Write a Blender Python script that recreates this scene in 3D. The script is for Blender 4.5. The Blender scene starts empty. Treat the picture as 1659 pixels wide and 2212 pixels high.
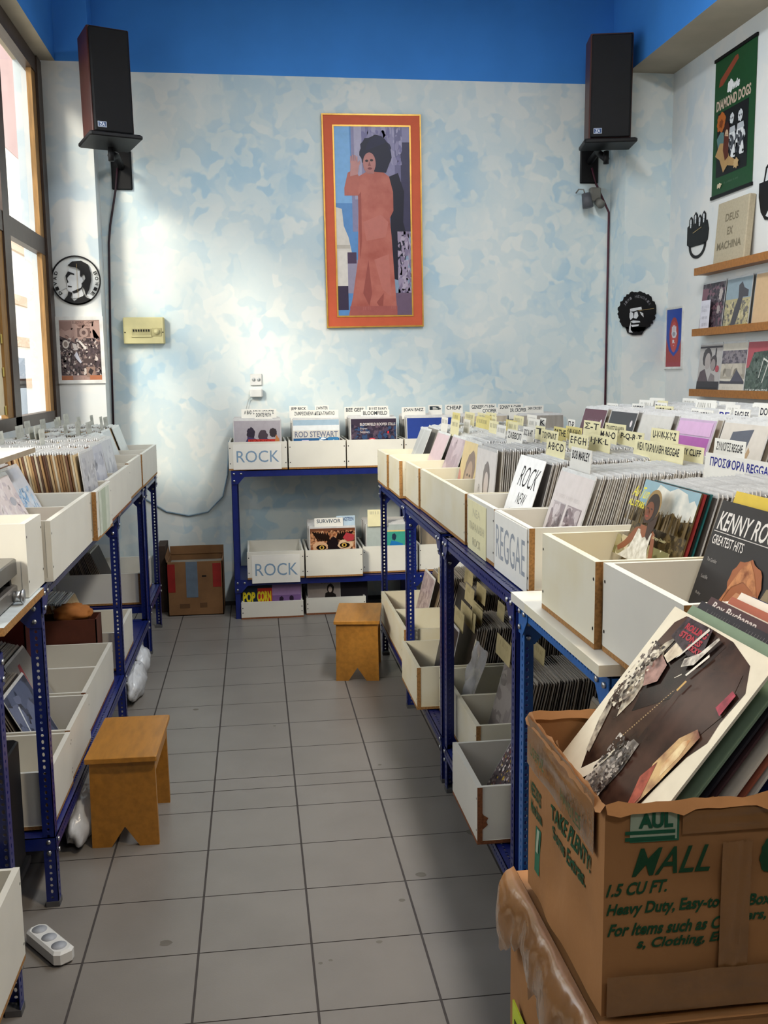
import bpy, math, random
from mathutils import Matrix, Vector, noise
random.seed(7)
SC = bpy.context.scene
COL = SC.collection
PI = math.pi
RAD = math.radians

# ------------------------------------------------------------------ camera
FPX, W_PX, H_PX = 2116.65, 1659.0, 2212.0
YAW, PITCH, ROLL = 0.1298, 0.1404, -0.0118
cam_d = bpy.data.cameras.new('camera'); cam = bpy.data.objects.new('camera', cam_d); COL.objects.link(cam)
cam_d.sensor_fit = 'VERTICAL'; cam_d.sensor_height = 24.0; cam_d.lens = 24.0 * FPX / H_PX
cam_d.clip_start = 0.05
fw = Vector((math.sin(YAW) * math.cos(PITCH), math.cos(YAW) * math.cos(PITCH), -math.sin(PITCH)))
rt = Vector((math.cos(YAW), -math.sin(YAW), 0)); up = rt.cross(fw)
c_, s_ = math.cos(ROLL), math.sin(ROLL)
r2 = rt * c_ + up * s_; u2 = up * c_ - rt * s_
cm = Matrix(((r2.x, u2.x, -fw.x, 0.2087), (r2.y, u2.y, -fw.y, -3.6548), (r2.z, u2.z, -fw.z, 1.6721), (0, 0, 0, 1)))
cam.matrix_world = cm
SC.camera = cam

# ------------------------------------------------------------------ light and exposure
SC.view_settings.view_transform = 'Standard'; SC.view_settings.look = 'None'
SC.view_settings.exposure = 0.38; SC.view_settings.gamma = 1.0; SC.view_settings.use_curve_mapping = False
SC.cycles.max_bounces = 7; SC.cycles.diffuse_bounces = 3; SC.cycles.glossy_bounces = 3
SC.cycles.transparent_max_bounces = 10; SC.cycles.caustics_reflective = False; SC.cycles.caustics_refractive = False
SC.cycles.sample_clamp_indirect = 4.0
wd = bpy.data.worlds.new('sky'); SC.world = wd; wd.use_nodes = True
bg = wd.node_tree.nodes['Background']; bg.inputs[0].default_value = (0.95, 0.97, 1.0, 1); bg.inputs[1].default_value = 2.9

def light(name, kind, loc, energy, color, **k):
    d = bpy.data.lights.new(name, kind); d.energy = energy; d.color = color
    for a, b in k.items():
        if a not in ('dirv',): setattr(d, a, b)
    o = bpy.data.objects.new(name, d); COL.objects.link(o); o.location = loc
    if 'dirv' in k: o.rotation_euler = Vector(k['dirv']).to_track_quat('-Z', 'Y').to_euler()
    return o
light('daylight_sun', 'SUN', (-3, 0, 5), 2.7, (1.0, 0.91, 0.76), angle=RAD(12), dirv=(0.75, 1.0, -0.64))
light('ceiling_tube_light', 'AREA', (1.5, .2, 4.25), 74, (0.93, 0.97, 1.0), shape='RECTANGLE', size=0.3, size_y=2.4, dirv=(0, 0, -1))
light('warm_ceiling_lamp', 'AREA', (1.45, -2.4, 3.95), 50, (1.0, 0.83, 0.62), shape='DISK', size=0.45, dirv=(0, 0.12, -1))
light('rear_fill_light', 'AREA', (0.9, -4.2, 3.6), 15, (0.95, 0.97, 1.0), shape='RECTANGLE', size=1.4, size_y=0.3, dirv=(0.1, 0.8, -1))  # added fill without a fixture, brightens faces turned to the camera
light('window_portal', 'AREA', (-1.16, .6, 2.52), 1.0, (1, 1, 1), shape='RECTANGLE', size=2.2, size_y=5.4, dirv=(1, 0, 0)).data.cycles.is_portal = True

# ------------------------------------------------------------------ materials
def lin(c):
    if isinstance(c, str):
        c = c.lstrip('#'); c = tuple(int(c[i:i + 2], 16) / 255 for i in (0, 2, 4))
    return tuple(x / 12.92 if x <= 0.04045 else ((x + 0.055) / 1.055) ** 2.4 for x in c)

MATS = {}
def mat(name, col, rough=0.5, metal=0.0, var=0.10, scale=18.0, bump=0.0, bscale=80.0, coat=0.0, spec=0.4, stretch=None, col2=None):
    if name in MATS: return MATS[name]
    m = bpy.data.materials.new(name); m.use_nodes = True
    nt = m.node_tree; N = nt.nodes; L = nt.links; b = N['Principled BSDF']
    b.inputs['Roughness'].default_value = rough; b.inputs['Metallic'].default_value = metal
    b.inputs['Specular IOR Level'].default_value = spec
    b.inputs['Coat Weight'].default_value = coat; b.inputs['Coat Roughness'].default_value = 0.12
    c = lin(col); c2 = lin(col2) if col2 else tuple(x * (1 - 2 * var) for x in c)
    tc = N.new('ShaderNodeTexCoord'); mp = N.new('ShaderNodeMapping'); L.new(tc.outputs['Object'], mp.inputs[0])
    if stretch: mp.inputs['Scale'].default_value = stretch
    nz = N.new('ShaderNodeTexNoise'); nz.inputs['Scale'].default_value = scale; nz.inputs['Detail'].default_value = 4
    L.new(mp.outputs[0], nz.inputs['Vector'])
    rp = N.new('ShaderNodeValToRGB'); rp.color_ramp.elements[0].color = (*c2, 1); rp.color_ramp.elements[1].color = (*c, 1)
    rp.color_ramp.elements[0].position = 0.3; rp.color_ramp.elements[1].position = 0.62
    L.new(nz.outputs['Fac'], rp.inputs[0]); L.new(rp.outputs[0], b.inputs['Base Color'])
    if bump:
        n2 = N.new('ShaderNodeTexNoise'); n2.inputs['Scale'].default_value = bscale; n2.inputs['Detail'].default_value = 3
        L.new(mp.outputs[0], n2.inputs['Vector'])
        bp = N.new('ShaderNodeBump'); bp.inputs['Strength'].default_value = bump; bp.inputs['Distance'].default_value = 0.01
        L.new(n2.outputs['Fac'], bp.inputs['Height']); L.new(bp.outputs[0], b.inputs['Normal'])
    MATS[name] = m; return m

def ink(col, rough=0.38):
    return mat('ink_%s_%d' % (col.lstrip('#'), int(rough * 100)), col, rough, var=0.04, scale=30, spec=.25)

M_WHITE = mat('white_laminate', '#dedbd0', 0.42, var=0.03, scale=6)
M_WHITE2 = mat('cream_laminate', '#e4dec9', 0.45, var=0.05, scale=5, col2='#dcd2b2')  # warmer, slightly mottled cream version of the white laminate
M_CHIP = mat('chipboard_edge', '#a87a45', 0.8, var=0.22, scale=140)
M_CHIPD = mat('dark_chipboard_edge', '#8a5330', 0.8, var=0.2, scale=140)
M_BLUE = mat('blue_enamel', '#13236c', 0.35, var=0.10, scale=25, bump=0.05, coat=0.2)
M_LBLUE = mat('bright_blue_enamel', '#1f63ae', 0.38, var=0.10, scale=25, bump=0.05, coat=0.2)
M_BOLT = mat('zinc_bolt', '#c2c4c6', 0.3, metal=0.9, var=0.05)
M_BLACK = mat('black_grille', '#101012', 0.75, var=0.1, bump=0.2, bscale=900)
M_BLK = mat('black_plastic', '#0f0f11', 0.5, var=0.1, spec=.25)
M_VENEER = mat('dark_red_veneer', '#4a2219', 0.45, var=0.2, scale=12, stretch=(6, 6, .5))
M_STOOL = mat('honey_plywood', '#b0782c', 0.45, var=0.12, scale=9, stretch=(5, 1, 5), coat=0.15)
M_SHELFW = mat('brown_shelf_wood', '#a46a2b', 0.45, var=0.15, scale=10, stretch=(5, 1, 5))
M_CARD = mat('brown_cardboard', '#a87647', 0.75, var=0.10, scale=7, bump=0.15, bscale=25)
M_CARDD = mat('old_brown_cardboard', '#7d5a38', 0.8, var=0.14, scale=6, bump=0.1, bscale=30)
M_TAPE = mat('glossy_brown_tape', '#93683f', 0.22, var=0.12, scale=12, bump=0.35, bscale=22, coat=0.7)
M_SLEEVE = mat('cloudy_plastic_sleeve', '#d0d0cf', 0.22, var=0.07, scale=20, bump=0.25, bscale=45, coat=0.3)
M_SLEEVE2 = mat('dusty_plastic_sleeve', '#a0978b', 0.28, var=0.09, scale=20, bump=0.25, bscale=45, coat=0.25)
M_PAPER = mat('white_card_paper', '#e9e7df', 0.7, var=0.02)
M_CREAM = mat('cream_card_paper', '#e6dfb4', 0.7, var=0.03)
M_YEL = mat('yellow_card_paper', '#ddd089', 0.7, var=0.03)
M_FRAMEW = mat('dark_bronze_frame', '#4a3d36', 0.4, metal=0.3, var=0.12)
M_WOODW = mat('raw_window_wood', '#9b7441', 0.6, var=0.2, scale=12, stretch=(6, 6, .5))
M_PVC = mat('white_plastic', '#d9d9d6', 0.35, var=0.03)
M_CAB = mat('cable_rubber', '#2b1420', 0.5, var=0.1)
M_METAL = mat('brushed_grey_metal', '#85807b', 0.35, metal=0.7, var=0.1)
M_BAG = mat('white_bag_film', '#d5d8dc', 0.25, var=0.05, bump=0.6, bscale=18, coat=0.3)

def wall_material(name, base, light_c, blue_c, s=7.0):
    m = bpy.data.materials.new(name); m.use_nodes = True
    nt = m.node_tree; N = nt.nodes; L = nt.links; b = N['Principled BSDF']; b.inputs['Roughness'].default_value = 0.85
    tc = N.new('ShaderNodeTexCoord')
    wn = N.new('ShaderNodeTexNoise'); wn.inputs['Scale'].default_value = 5; L.new(tc.outputs['Object'], wn.inputs['Vector'])
    mx = N.new('ShaderNodeMixRGB'); mx.inputs[0].default_value = 0.32
    L.new(tc.outputs['Object'], mx.inputs[1]); L.new(wn.outputs['Color'], mx.inputs[2])
    vo = N.new('ShaderNodeTexVoronoi'); vo.feature = 'SMOOTH_F1'; vo.inputs['Scale'].default_value = s * 1.9; vo.inputs['Smoothness'].default_value = 0.35; L.new(mx.outputs[0], vo.inputs['Vector'])
    bw = N.new('ShaderNodeRGBToBW'); L.new(vo.outputs['Color'], bw.inputs[0])
    big = N.new('ShaderNodeTexNoise'); big.inputs['Scale'].default_value = 1.1; big.inputs['Detail'].default_value = 5; L.new(tc.outputs['Object'], big.inputs['Vector'])
    ad = N.new('ShaderNodeMath'); ad.operation = 'MULTIPLY_ADD'; ad.inputs[1].default_value = 0.30
    L.new(bw.outputs[0], ad.inputs[0]); 
    b2 = N.new('ShaderNodeMath'); b2.operation = 'MULTIPLY'; b2.inputs[1].default_value = 0.85; L.new(big.outputs['Fac'], b2.inputs[0]); L.new(b2.outputs[0], ad.inputs[2])
    rp = N.new('ShaderNodeValToRGB'); e = rp.color_ramp.elements
    e[0].position = 0.36; e[0].color = (*lin(blue_c), 1); e[1].position = 0.72; e[1].color = (*lin(light_c), 1)
    x = e.new(0.54); x.color = (*lin(base), 1)
    L.new(ad.outputs[0], rp.inputs[0]); L.new(rp.outputs[0], b.inputs['Base Color'])
    bp = N.new('ShaderNodeBump'); bp.inputs['Strength'].default_value = 0.12; bp.inputs['Distance'].default_value = 0.01
    L.new(bw.outputs[0], bp.inputs['Height']); L.new(bp.outputs[0], b.inputs['Normal'])
    return m
M_WALL = wall_material('sponged_pale_blue_plaster', '#ccd9db', '#dfe3df', '#adc9d8')
M_WALLR = wall_material('sponged_whitish_plaster', '#d3d8d8', '#dededa', '#b9cad4', 4.0)
M_BAND = mat('strong_blue_paint', '#3a86d8', 0.7, var=0.05, scale=2.5)
M_SOFF = mat('greyish_plaster', '#b5ab98', 0.85, var=0.06, scale=4)
M_CEIL = mat('white_ceiling_paint', '#c9ccd2', 0.9, var=0.02)
M_TILE = mat('greige_floor_tile', '#7f7a74', 0.34, var=0.06, scale=3.5, bump=0.03, bscale=200)
M_GROUT = mat('dark_grout', '#45403e', 0.9, var=0.1)

def glass_material():
    m = bpy.data.materials.new('window_glass'); m.use_nodes = True; nt = m.node_tree; N = nt.nodes; L = nt.links
    N.remove(N['Principled BSDF']); t = N.new('ShaderNodeBsdfTransparent'); t.inputs[0].default_value = (.96, .97, .96, 1)
    g = N.new('ShaderNodeBsdfGlossy'); g.inputs['Roughness'].default_value = 0.03
    f = N.new('ShaderNodeFresnel'); f.inputs[0].default_value = 1.45; x = N.new('ShaderNodeMixShader')
    nz = N.new('ShaderNodeTexNoise'); nz.inputs['Scale'].default_value = 3; mm = N.new('ShaderNodeMath'); mm.operation = 'MULTIPLY_ADD'; mm.inputs[1].default_value = 0.03
    L.new(nz.outputs['Fac'], mm.inputs[0]); L.new(f.outputs[0], mm.inputs[2])
    L.new(mm.outputs[0], x.inputs[0]); L.new(t.outputs[0], x.inputs[1]); L.new(g.outputs[0], x.inputs[2])
    L.new(x.outputs[0], N['Material Output'].inputs[0]); return m
M_GLASS = glass_material()

# ------------------------------------------------------------------ mesh builder
class MB:
    def __init__(s): s.v = []; s.f = []; s.m = []; s.mats = []; s.sm = []
    def mi(s, m):
        if m not in s.mats: s.mats.append(m)
        return s.mats.index(m)
    def add(s, vs, fs, m, M=None, smooth=False):
        o = len(s.v)
        for p in vs:
            p = Vector(p); s.v.append(tuple(M @ p) if M else tuple(p))
        k = m if isinstance(m, list) else [m] * len(fs)
        for f, mm in zip(fs, k):
            s.f.append([i + o for i in f]); s.m.append(s.mi(mm)); s.sm.append(smooth)
    def box(s, x0, x1, y0, y1, z0, z1, m, M=None):
        # m may be a dict by face: x- x+ y- y+ z- z+
        vs = [(x0, y0, z0), (x1, y0, z0), (x1, y1, z0), (x0, y1, z0), (x0, y0, z1), (x1, y0, z1), (x1, y1, z1), (x0, y1, z1)]
        fs = [(0, 4, 7, 3), (1, 2, 6, 5), (0, 1, 5, 4), (3, 7, 6, 2), (0, 3, 2, 1), (4, 5, 6, 7)]
        if isinstance(m, dict):
            m = [m.get(k, m['*']) for k in ('x-', 'x+', 'y-', 'y+', 'z-', 'z+')]
        s.add(vs, fs, m, M)
    def rbox(s, x0, x1, y0, y1, z0, z1, r, m, M=None):
        # box with chamfered vertical and horizontal edges
        def ring(z, i): return [(x0 + r + i, y0 + i, z), (x1 - r - i, y0 + i, z), (x1 - i, y0 + r + i, z), (x1 - i, y1 - r - i, z), (x1 - r - i, y1 - i, z), (x0 + r + i, y1 - i, z), (x0 + i, y1 - r - i, z), (x0 + i, y0 + r + i, z)]
        rs = [ring(z0, r * .5), ring(z0 + r * .5, 0), ring(z1 - r * .5, 0), ring(z1, r * .5)]
        vs = sum(rs, []); fs = [tuple(range(7, -1, -1)), tuple(range(24, 32))]
        for k in range(3):
            for i in range(8):
                j = (i + 1) % 8; fs.append((k * 8 + i, k * 8 + j, k * 8 + 8 + j, k * 8 + 8 + i))
        s.add(vs, fs, m, M)
    def poly(s, pts, y, m, M=None):      # flat polygon in xz at depth y, facing -y
        a = sum(pts[i][0] * pts[(i + 1) % len(pts)][1] - pts[(i + 1) % len(pts)][0] * pts[i][1] for i in range(len(pts)))
        if a < 0: pts = pts[::-1]
        s.add([(p[0], y, p[1]) for p in pts], [tuple(range(len(pts)))], m, M)
    def prism(s, pts, y0, y1, m, M=None):  # extruded xz outline
        a = sum(pts[i][0] * pts[(i + 1) % len(pts)][1] - pts[(i + 1) % len(pts)][0] * pts[i][1] for i in range(len(pts)))
        if a < 0: pts = pts[::-1]
        n = len(pts)
        vs = [(p[0], y0, p[1]) for p in pts] + [(p[0], y1, p[1]) for p in pts]
        fs = [tuple(range(n)), tuple(range(2 * n - 1, n - 1, -1))] + [(i, i + n, (i + 1) % n + n, (i + 1) % n) for i in range(n)]
        s.add(vs, fs, m, M)
    def tube(s, pts, r, m, n=8, M=None, cap=True):
        pts = [Vector(p) for p in pts]; vs = []; fs = []
        for i, p in enumerate(pts):
            d = (pts[min(i + 1, len(pts) - 1)] - pts[max(i - 1, 0)]).normalized()
            a = d.cross(Vector((0, 0, 1)));
            if a.length < 1e-3: a = d.cross(Vector((1, 0, 0)))
            a.normalize(); b = d.cross(a); rr = r[i] if isinstance(r, (list, tuple)) else r
            vs += [p + a * math.cos(2 * PI * k / n) * rr + b * math.sin(2 * PI * k / n) * rr for k in range(n)]
        for i in range(len(pts) - 1):
            for k in range(n):
                q = (k + 1) % n; fs.append((i * n + k, i * n + q, i * n + n + q, i * n + n + k))
        if cap: fs += [tuple(range(n - 1, -1, -1)), tuple(range(len(vs) - n, len(vs)))]
        s.add(vs, fs, m, M, True)
    def build(s, name, parent=None, M=None):
        me = bpy.data.meshes.new(name); me.from_pydata(s.v, [], s.f)
        for m in s.mats: me.materials.append(m)
        me.polygons.foreach_set('material_index', s.m); me.polygons.foreach_set('use_smooth', s.sm); me.update()
        o = bpy.data.objects.new(name, me); COL.objects.link(o)
        if parent: o.parent = parent
        if M is not None: o.matrix_basis = M
        return o

def tag(o, label, cat, group=None, kind=None):
    o['label'] = label; o['category'] = cat
    if group: o['group'] = group
    if kind: o['kind'] = kind
    return o
def empty(name, M=None):
    o = bpy.data.objects.new(name, None); COL.objects.link(o); o.empty_display_size = 0.05
    if M is not None: o.matrix_basis = M
    return o
def struct(mb, name):
    o = mb.build(name); o['kind'] = 'structure'; return o
def T(x, y, z): return Matrix.Translation((x, y, z))
def RZ(a): return Matrix.Rotation(RAD(a), 4, 'Z')
def RX(a): return Matrix.Rotation(RAD(a), 4, 'X')
FACE = {'R': -90, 'L': 90, 'B': 0, 'F': 0}
def place(face, x, y, z, tilt=0, spin=0): return T(x, y, z) @ RZ(FACE[face] + spin) @ RX(-tilt)
def copy_tree(o, M=None):
    c = o.copy(); COL.objects.link(c)
    if M is not None: c.matrix_basis = M
    for ch in o.children:
        d = ch.copy(); COL.objects.link(d); d.parent = c
    return c

# ------------------------------------------------------------------ lettering
TXT = {}
def text_geo(s, bold=0.0):
    k = (s, bold)
    if k in TXT: return TXT[k]
    cu = bpy.data.curves.new('t', 'FONT'); cu.body = s; cu.size = 1.0; cu.offset = bold; cu.resolution_u = 3
    o = bpy.data.objects.new('t', cu); COL.objects.link(o)
    dg = bpy.context.evaluated_depsgraph_get(); ev = o.evaluated_get(dg); me = ev.to_mesh()
    vs = [(v.co.x, v.co.y) for v in me.vertices]; fs = [tuple(p.vertices) for p in me.polygons]
    ev.to_mesh_clear(); bpy.data.objects.remove(o); bpy.data.curves.remove(cu)
    if vs:
        x0 = min(v[0] for v in vs); x1 = max(v[0] for v in vs); y0 = min(v[1] for v in vs); y1 = max(v[1] for v in vs)
        vs = [((v[0] - x0) / max(x1 - x0, 1e-6), (v[1] - y0) / max(y1 - y0, 1e-6)) for v in vs]
    TXT[k] = (vs, fs); return TXT[k]

def blob(cx, cy, rx, ry, n=20, jag=0.0, seed=0, a0=0):
    r = random.Random(seed); out = []
    for i in range(n):
        a = a0 + 2 * PI * i / n; k = 1 + (r.random() - .5) * 2 * jag
        out.append((cx + rx * k * math.cos(a), cy + ry * k * math.sin(a)))
    return out

def art(mb, items, w, h, y0=0.0, M=None, x0=0.0, z0=0.0, dy=0.00025, rough=0.38):
    """flat printed shapes in the unit square laid on the front (-y) face of a sheet"""
    y = y0
    for it in items:
        y -= dy; k = it[0]; c = ink(it[1], rough) if isinstance(it[1], str) and k != 'n' else None
        if k == 'n':
            mb.poly([(x0 + w * a, z0 + h * b_) for a, b_ in it[4]], y, mat('print_%s_%s_%d' % (it[1][1:], it[2][1:], it[3]), it[1], rough, col2=it[2], scale=it[3], spec=.2), M); continue
        if k == 'r': pts = [(it[2], it[3]), (it[4], it[3]), (it[4], it[5]), (it[2], it[5])]
        elif k == 'p': pts = it[2]
        elif k == 'e': pts = blob(it[2], it[3], it[4], it[5], 20)
        elif k == 'j': pts = blob(it[2], it[3], it[4], it[5], 28, it[6], it[7] if len(it) > 7 else 1)
        elif k == 't':
            vs, fs = text_geo(it[2], it[7] if len(it) > 7 else 0.0)
            sh = it[8] if len(it) > 8 else 0
            mb.add([(x0 + w * (it[3] + (it[5] - it[3]) * v[0] + sh * v[1]), y, z0 + h * (it[4] + (it[6] - it[4]) * v[1])) for v in vs], fs, c, M); continue
        elif k == 'b':                       # painterly scatter of dabs
            r = random.Random(it[8]); cols = it[1]
            for q in range(it[2]):
                cc = r.choice(cols); px = it[3] + r.random() * (it[5] - it[3]); py = it[4] + r.random() * (it[6] - it[4]); s = it[7] * (.5 + r.random())
                ps = [(min(max(a, it[3]), it[5]), min(max(b_, it[4]), it[6])) for a, b_ in blob(px, py, s, s * (.4 + r.random()), 7, .4, q + it[8] * 99, r.random() * 6)]
                mb.add([(x0 + w * a, y - .00001 * (q % 9), z0 + h * b_) for a, b_ in ps], [tuple(range(7))], ink(cc, rough), M)
            continue
        elif k == 's':                       # illegible pen strokes
            r = random.Random(it[6]); x = it[2]
            while x < it[4] - .01:
                d = (it[5] - it[3]) * (.12 + .2 * r.random())
                if r.random() > .15:
                    mb.add([(x0 + w * x, y, z0 + h * it[3]), (x0 + w * (x + d * .35), y, z0 + h * it[3]), (x0 + w * (x + d * .5), y, z0 + h * it[5]), (x0 + w * (x + d * .15), y, z0 + h * it[5])], [(0, 1, 2, 3)], c, M)
                x += d * .9 + .02
            continue
        mb.poly([(x0 + w * a, z0 + h * b_) for a, b_ in pts], y, c, M)

# ------------------------------------------------------------------ room shell
YB, XR, XW = 3.6, 3.22, -1.13
ZB = 3.745
mb = MB()   # floor: grout bed and separate tile tops in one sheet
mb.box(-1.3, 3.4, -5.2, 3.75, -0.06, -0.0015, M_GROUT)
ys = [-0.316 * k for k in range(16, 0, -1)] + [0, .186, .301, .617, .933, 1.249] + [1.565 + .316 * k for k in range(7)]
for i in range(len(ys) - 1):
    for k in range(-4, 10):
        x = k * .33; a = .0035; b = .002
        g = random.random()
        mb.add([(x + a, ys[i] + b, 0), (x + .33 - a, ys[i] + b, 0), (x + .33 - a, ys[i + 1] - b, 0), (x + a, ys[i + 1] - b, 0)], [(0, 1, 2, 3)], M_TILE)
for px, py, r in ((-.13, 1.2, .016), (.72, -.6, .02), (.98, -.33, .045), (.35, -1.05, .008), (.38, -1.04, .007), (.26, .9, .008), (.7, .35, .008), (.63, -.75, .012), (.53, -.97, .01), (-.1, -.88, .02)):
    mb.add([(px + r * (.7 + .5 * random.random()) * math.cos(a * PI / 5), py + r * .8 * math.sin(a * PI / 5), .0004) for a in range(10)], [tuple(range(10))], mat('floor_stain', '#6b655c', .6))
struct(mb, 'floor')
mb = MB(); mb.box(-1.3, 3.4, YB, YB + .15, 0, ZB, M_WALL); mb.box(-1.3, 3.4, YB, YB + .15, ZB, 4.34, M_BAND)
struct(mb, 'wall_back')
mb = MB(); mb.box(-1.13, -.81, 3.4, YB, 0, ZB, M_WALLR); mb.box(-1.13, -.81, 3.4, YB, ZB, 4.34, M_BAND); struct(mb, 'wall_left_pillar')
mb = MB(); mb.box(2.88, XR, 3.3, YB, 0, ZB, M_WALL); mb.box(2.88, XR, 3.3, YB, ZB, 4.34, M_BAND); struct(mb, 'wall_right_pillar')
mb = MB(); mb.box(XR, XR + .15, -5.2, YB, 0, 4.34, M_WALLR)
mb.box(2.88, XR, -5.2, 3.3, ZB, 4.34, {'*': M_BAND, 'z-': M_SOFF}); struct(mb, 'wall_right')
mb = MB(); mb.box(-1.3, -1.13, -5.2, 3.4, 0, 1.38, M_WALLR); mb.box(-1.3, -1.13, -5.2, -2.2, 1.38, 4.0, M_WALLR)  # unseen near stretch built solid to keep daylight off the near end
mb.box(-1.3, -1.03, -5.2, 3.4, ZB, 4.34, {'*': M_BAND, 'z-': M_SOFF}); mb.box(-1.3, -1.13, 3.4, YB + .15, 0, 4.34, M_WALLR); struct(mb, 'wall_left')
mb = MB(); mb.box(-1.3, 3.4, -5.35, -5.2, 0, 4.34, mat('unseen_dark_rear_wall', '#5a4a3c', .8)); struct(mb, 'wall_rear')  # out of view, toned dark to cut bounce light on the near floor
mb = MB(); mb.box(-1.3, 3.4, -5.35, YB + .15, 4.34, 4.36, M_CEIL); struct(mb, 'ceiling')

# window: bronze frame, transom, mullions, panes
wr = empty('window_1'); wr['kind'] = 'structure'
fr = MB(); X0, X1 = -1.19, -1.13
fr.box(X0, X1, -2.2, 3.4, 3.63, 3.735, M_FRAMEW); fr.box(X0, X1, -2.2, 3.4, 1.38, 1.45, M_FRAMEW)
fr.box(X0 + .005, X1 - .004, -2.2, 3.4, 2.475, 2.585, M_FRAMEW)
fr.box(X0, X1 + .01, 3.27, 3.4, 1.38, 3.735, M_FRAMEW); fr.box(X0 + .02, X1 - .008, 3.16, 3.27, 1.45, 3.63, M_WOODW)
for y in (2.14, .75, -.75, -2.2): fr.box(X0, X1, y, y + .15, 1.38, 3.735, M_FRAMEW)
fr.box(X0 + .01, X1 - .012, 2.02, 2.14, 1.45, 2.475, M_WOODW)
fr.build('window_frame', wr)
pn = MB(); 
for a, b in ((2.29, 3.16), (.9, 2.02), (-.6, .75), (-2.05, -.75)):
    for c, d in ((1.45, 2.475), (2.585, 3.63)):
        pn.add([(-1.17, a, c), (-1.17, b, c), (-1.17, b, d), (-1.17, a, d)], [(0, 1, 2, 3)], M_GLASS)
pn.build('window_pane', wr)
lt = MB()
for z in (1.47, 1.68, 1.86):
    lt.box(-1.152, -1.149, 2.0, 2.13, z, z + .05, mat('yellowed_tape', '#d8c56a', .4))
lt.box(-1.152, -1.149, 3.18, 3.25, 1.74, 1.8, mat('yellowed_tape', '#d8c56a', .4))
lt.build('tape_strip', wr)
mb = MB(); mb.box(-1.162, -1.158, .95, 2.02, 1.47, 2.46, mat('cream_window_sheet', '#e8d9b8', .8, var=.04))
tag(mb.build('paper_sheet'), 'cream paper sheet covering the pane left of the wooden window stile', 'paper')

# street seen through the window
mb = MB(); mb.box(-9, -1.3, -9, 48, -.1, 0, mat('sunlit_pavement', '#cfcabd', .9))
o = struct(mb, 'pavement_outside')
mb = MB(); W_ = mat('sunlit_facade', '#e9e2d2', .9, var=.05, scale=1.5); P_ = mat('pink_facade', '#ad8f87', .9, var=.05, scale=1.2)
mb.box(-6.3, -6, 7, 48, 0, 7.6, W_); mb.box(-6.3, -5.98, 7, 48, 7.6, 14, P_)
for z in (1.4, 2.5, 3.6, 5.0): mb.box(-6, -5.9, 7, 48, z, z + .25, mat('facade_ledge', '#c0a78d', .9))
for y in (16, 19.5, 23): mb.box(-6, -5.9, y, y + 1.2, .2, 2.2, mat('facade_shutter', '#7d8790', .7))
tag(mb.build('outside_building'), 'bright pale building across the street with a pinkish upper storey seen through the window', 'building')
def coil(cx, cy, cz, r, n, seed):
    rr = random.Random(seed); pts = []
    for i in range(n * 16 + 1):
        a = 2 * PI * i / 16; k = r * (1 + .12 * math.sin(i * .37 + seed)); pts.append((cx + .02 * math.sin(i * .11), cy + k * .8 * math.cos(a), cz + k * math.sin(a)))
    return pts
mb = MB(); cb = mat('pinkish_outdoor_cable', '#7d5c56', .6)
mb.tube(coil(-1.42, 2.79, 3.32, .085, 3, 2), .011, cb, 6); mb.tube([(-1.42, 2.79, 4.1), (-1.42, 2.80, 3.4)], .006, cb, 6)
tag(mb.build('cable_coil'), 'round coil of cable hanging outside the upper window pane', 'cable')
mb = MB(); mb.tube(coil(-1.42, 2.86, 2.78, .08, 2, 5), .01, cb, 6); mb.tube([(-1.42, 2.79, 3.24), (-1.42, 2.83, 3.05), (-1.42, 2.86, 2.86)], .006, cb, 6)
tag(mb.build('cable_loop'), 'small tangled cable loop hanging outside just above the window transom', 'cable')

# ------------------------------------------------------------------ slotted angle shelving
HOLE_D = 0.0205
def slot_plate(mb, w, L, t, m, M, hole=True):
    """plate: x 0..w, z 0..L, thickness y 0..t, a row of alternating slots and holes along its middle"""
    if not hole: mb.box(0, w, 0, t, 0, L, m, M); return
    n = max(1, int(L / HOLE_D)); p = L / n
    vs = []; fs = []
    for i in range(n):
        z0 = i * p; z1 = z0 + p; zc = (z0 + z1) / 2; xc = w * .52
        hx, hz = (.0042, .0068) if i % 2 == 0 else (.0050, .0046)
        outer = [(0, z0), (xc, z0), (w, z0), (w, zc), (w, z1), (xc, z1), (0, z1), (0, zc)]
        inner = [(xc - hx * .7, zc - hz * .75), (xc, zc - hz), (xc + hx * .7, zc - hz * .75), (xc + hx, zc), (xc + hx * .7, zc + hz * .75), (xc, zc + hz), (xc - hx * .7, zc + hz * .75), (xc - hx, zc)]
        o = len(vs)
        for y in (0, t): vs += [(a, y, b) for a, b in outer] + [(a, y, b) for a, b in inner]
        for k in range(8):
            q = (k + 1) % 8
            fs.append((o + k, o + q, o + 8 + q, o + 8 + k)); fs.append((o + 16 + q, o + 16 + k, o + 24 + k, o + 24 + q))
            fs.append((o + 8 + k, o + 8 + q, o + 24 + q, o + 24 + k))
        fs += [(o + 0, o + 16 + 0, o + 16 + 7, o + 7), (o + 7, o + 16 + 7, o + 16 + 6, o + 6), (o + 2, o + 3, o + 19, o + 18), (o + 3, o + 4, o + 20, o + 19)]
    mb.add(vs, fs, m, M)
def along(px, py, pz, ex, ey, ez):
    """matrix with local x,y,z axes mapped to the given world directions"""
    ex, ey, ez = Vector(ex), Vector(ey), Vector(ez)
    return Matrix(((ex.x, ey.x, ez.x, px), (ex.y, ey.y, ez.y, py), (ex.z, ey.z, ez.z, pz), (0, 0, 0, 1)))
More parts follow.
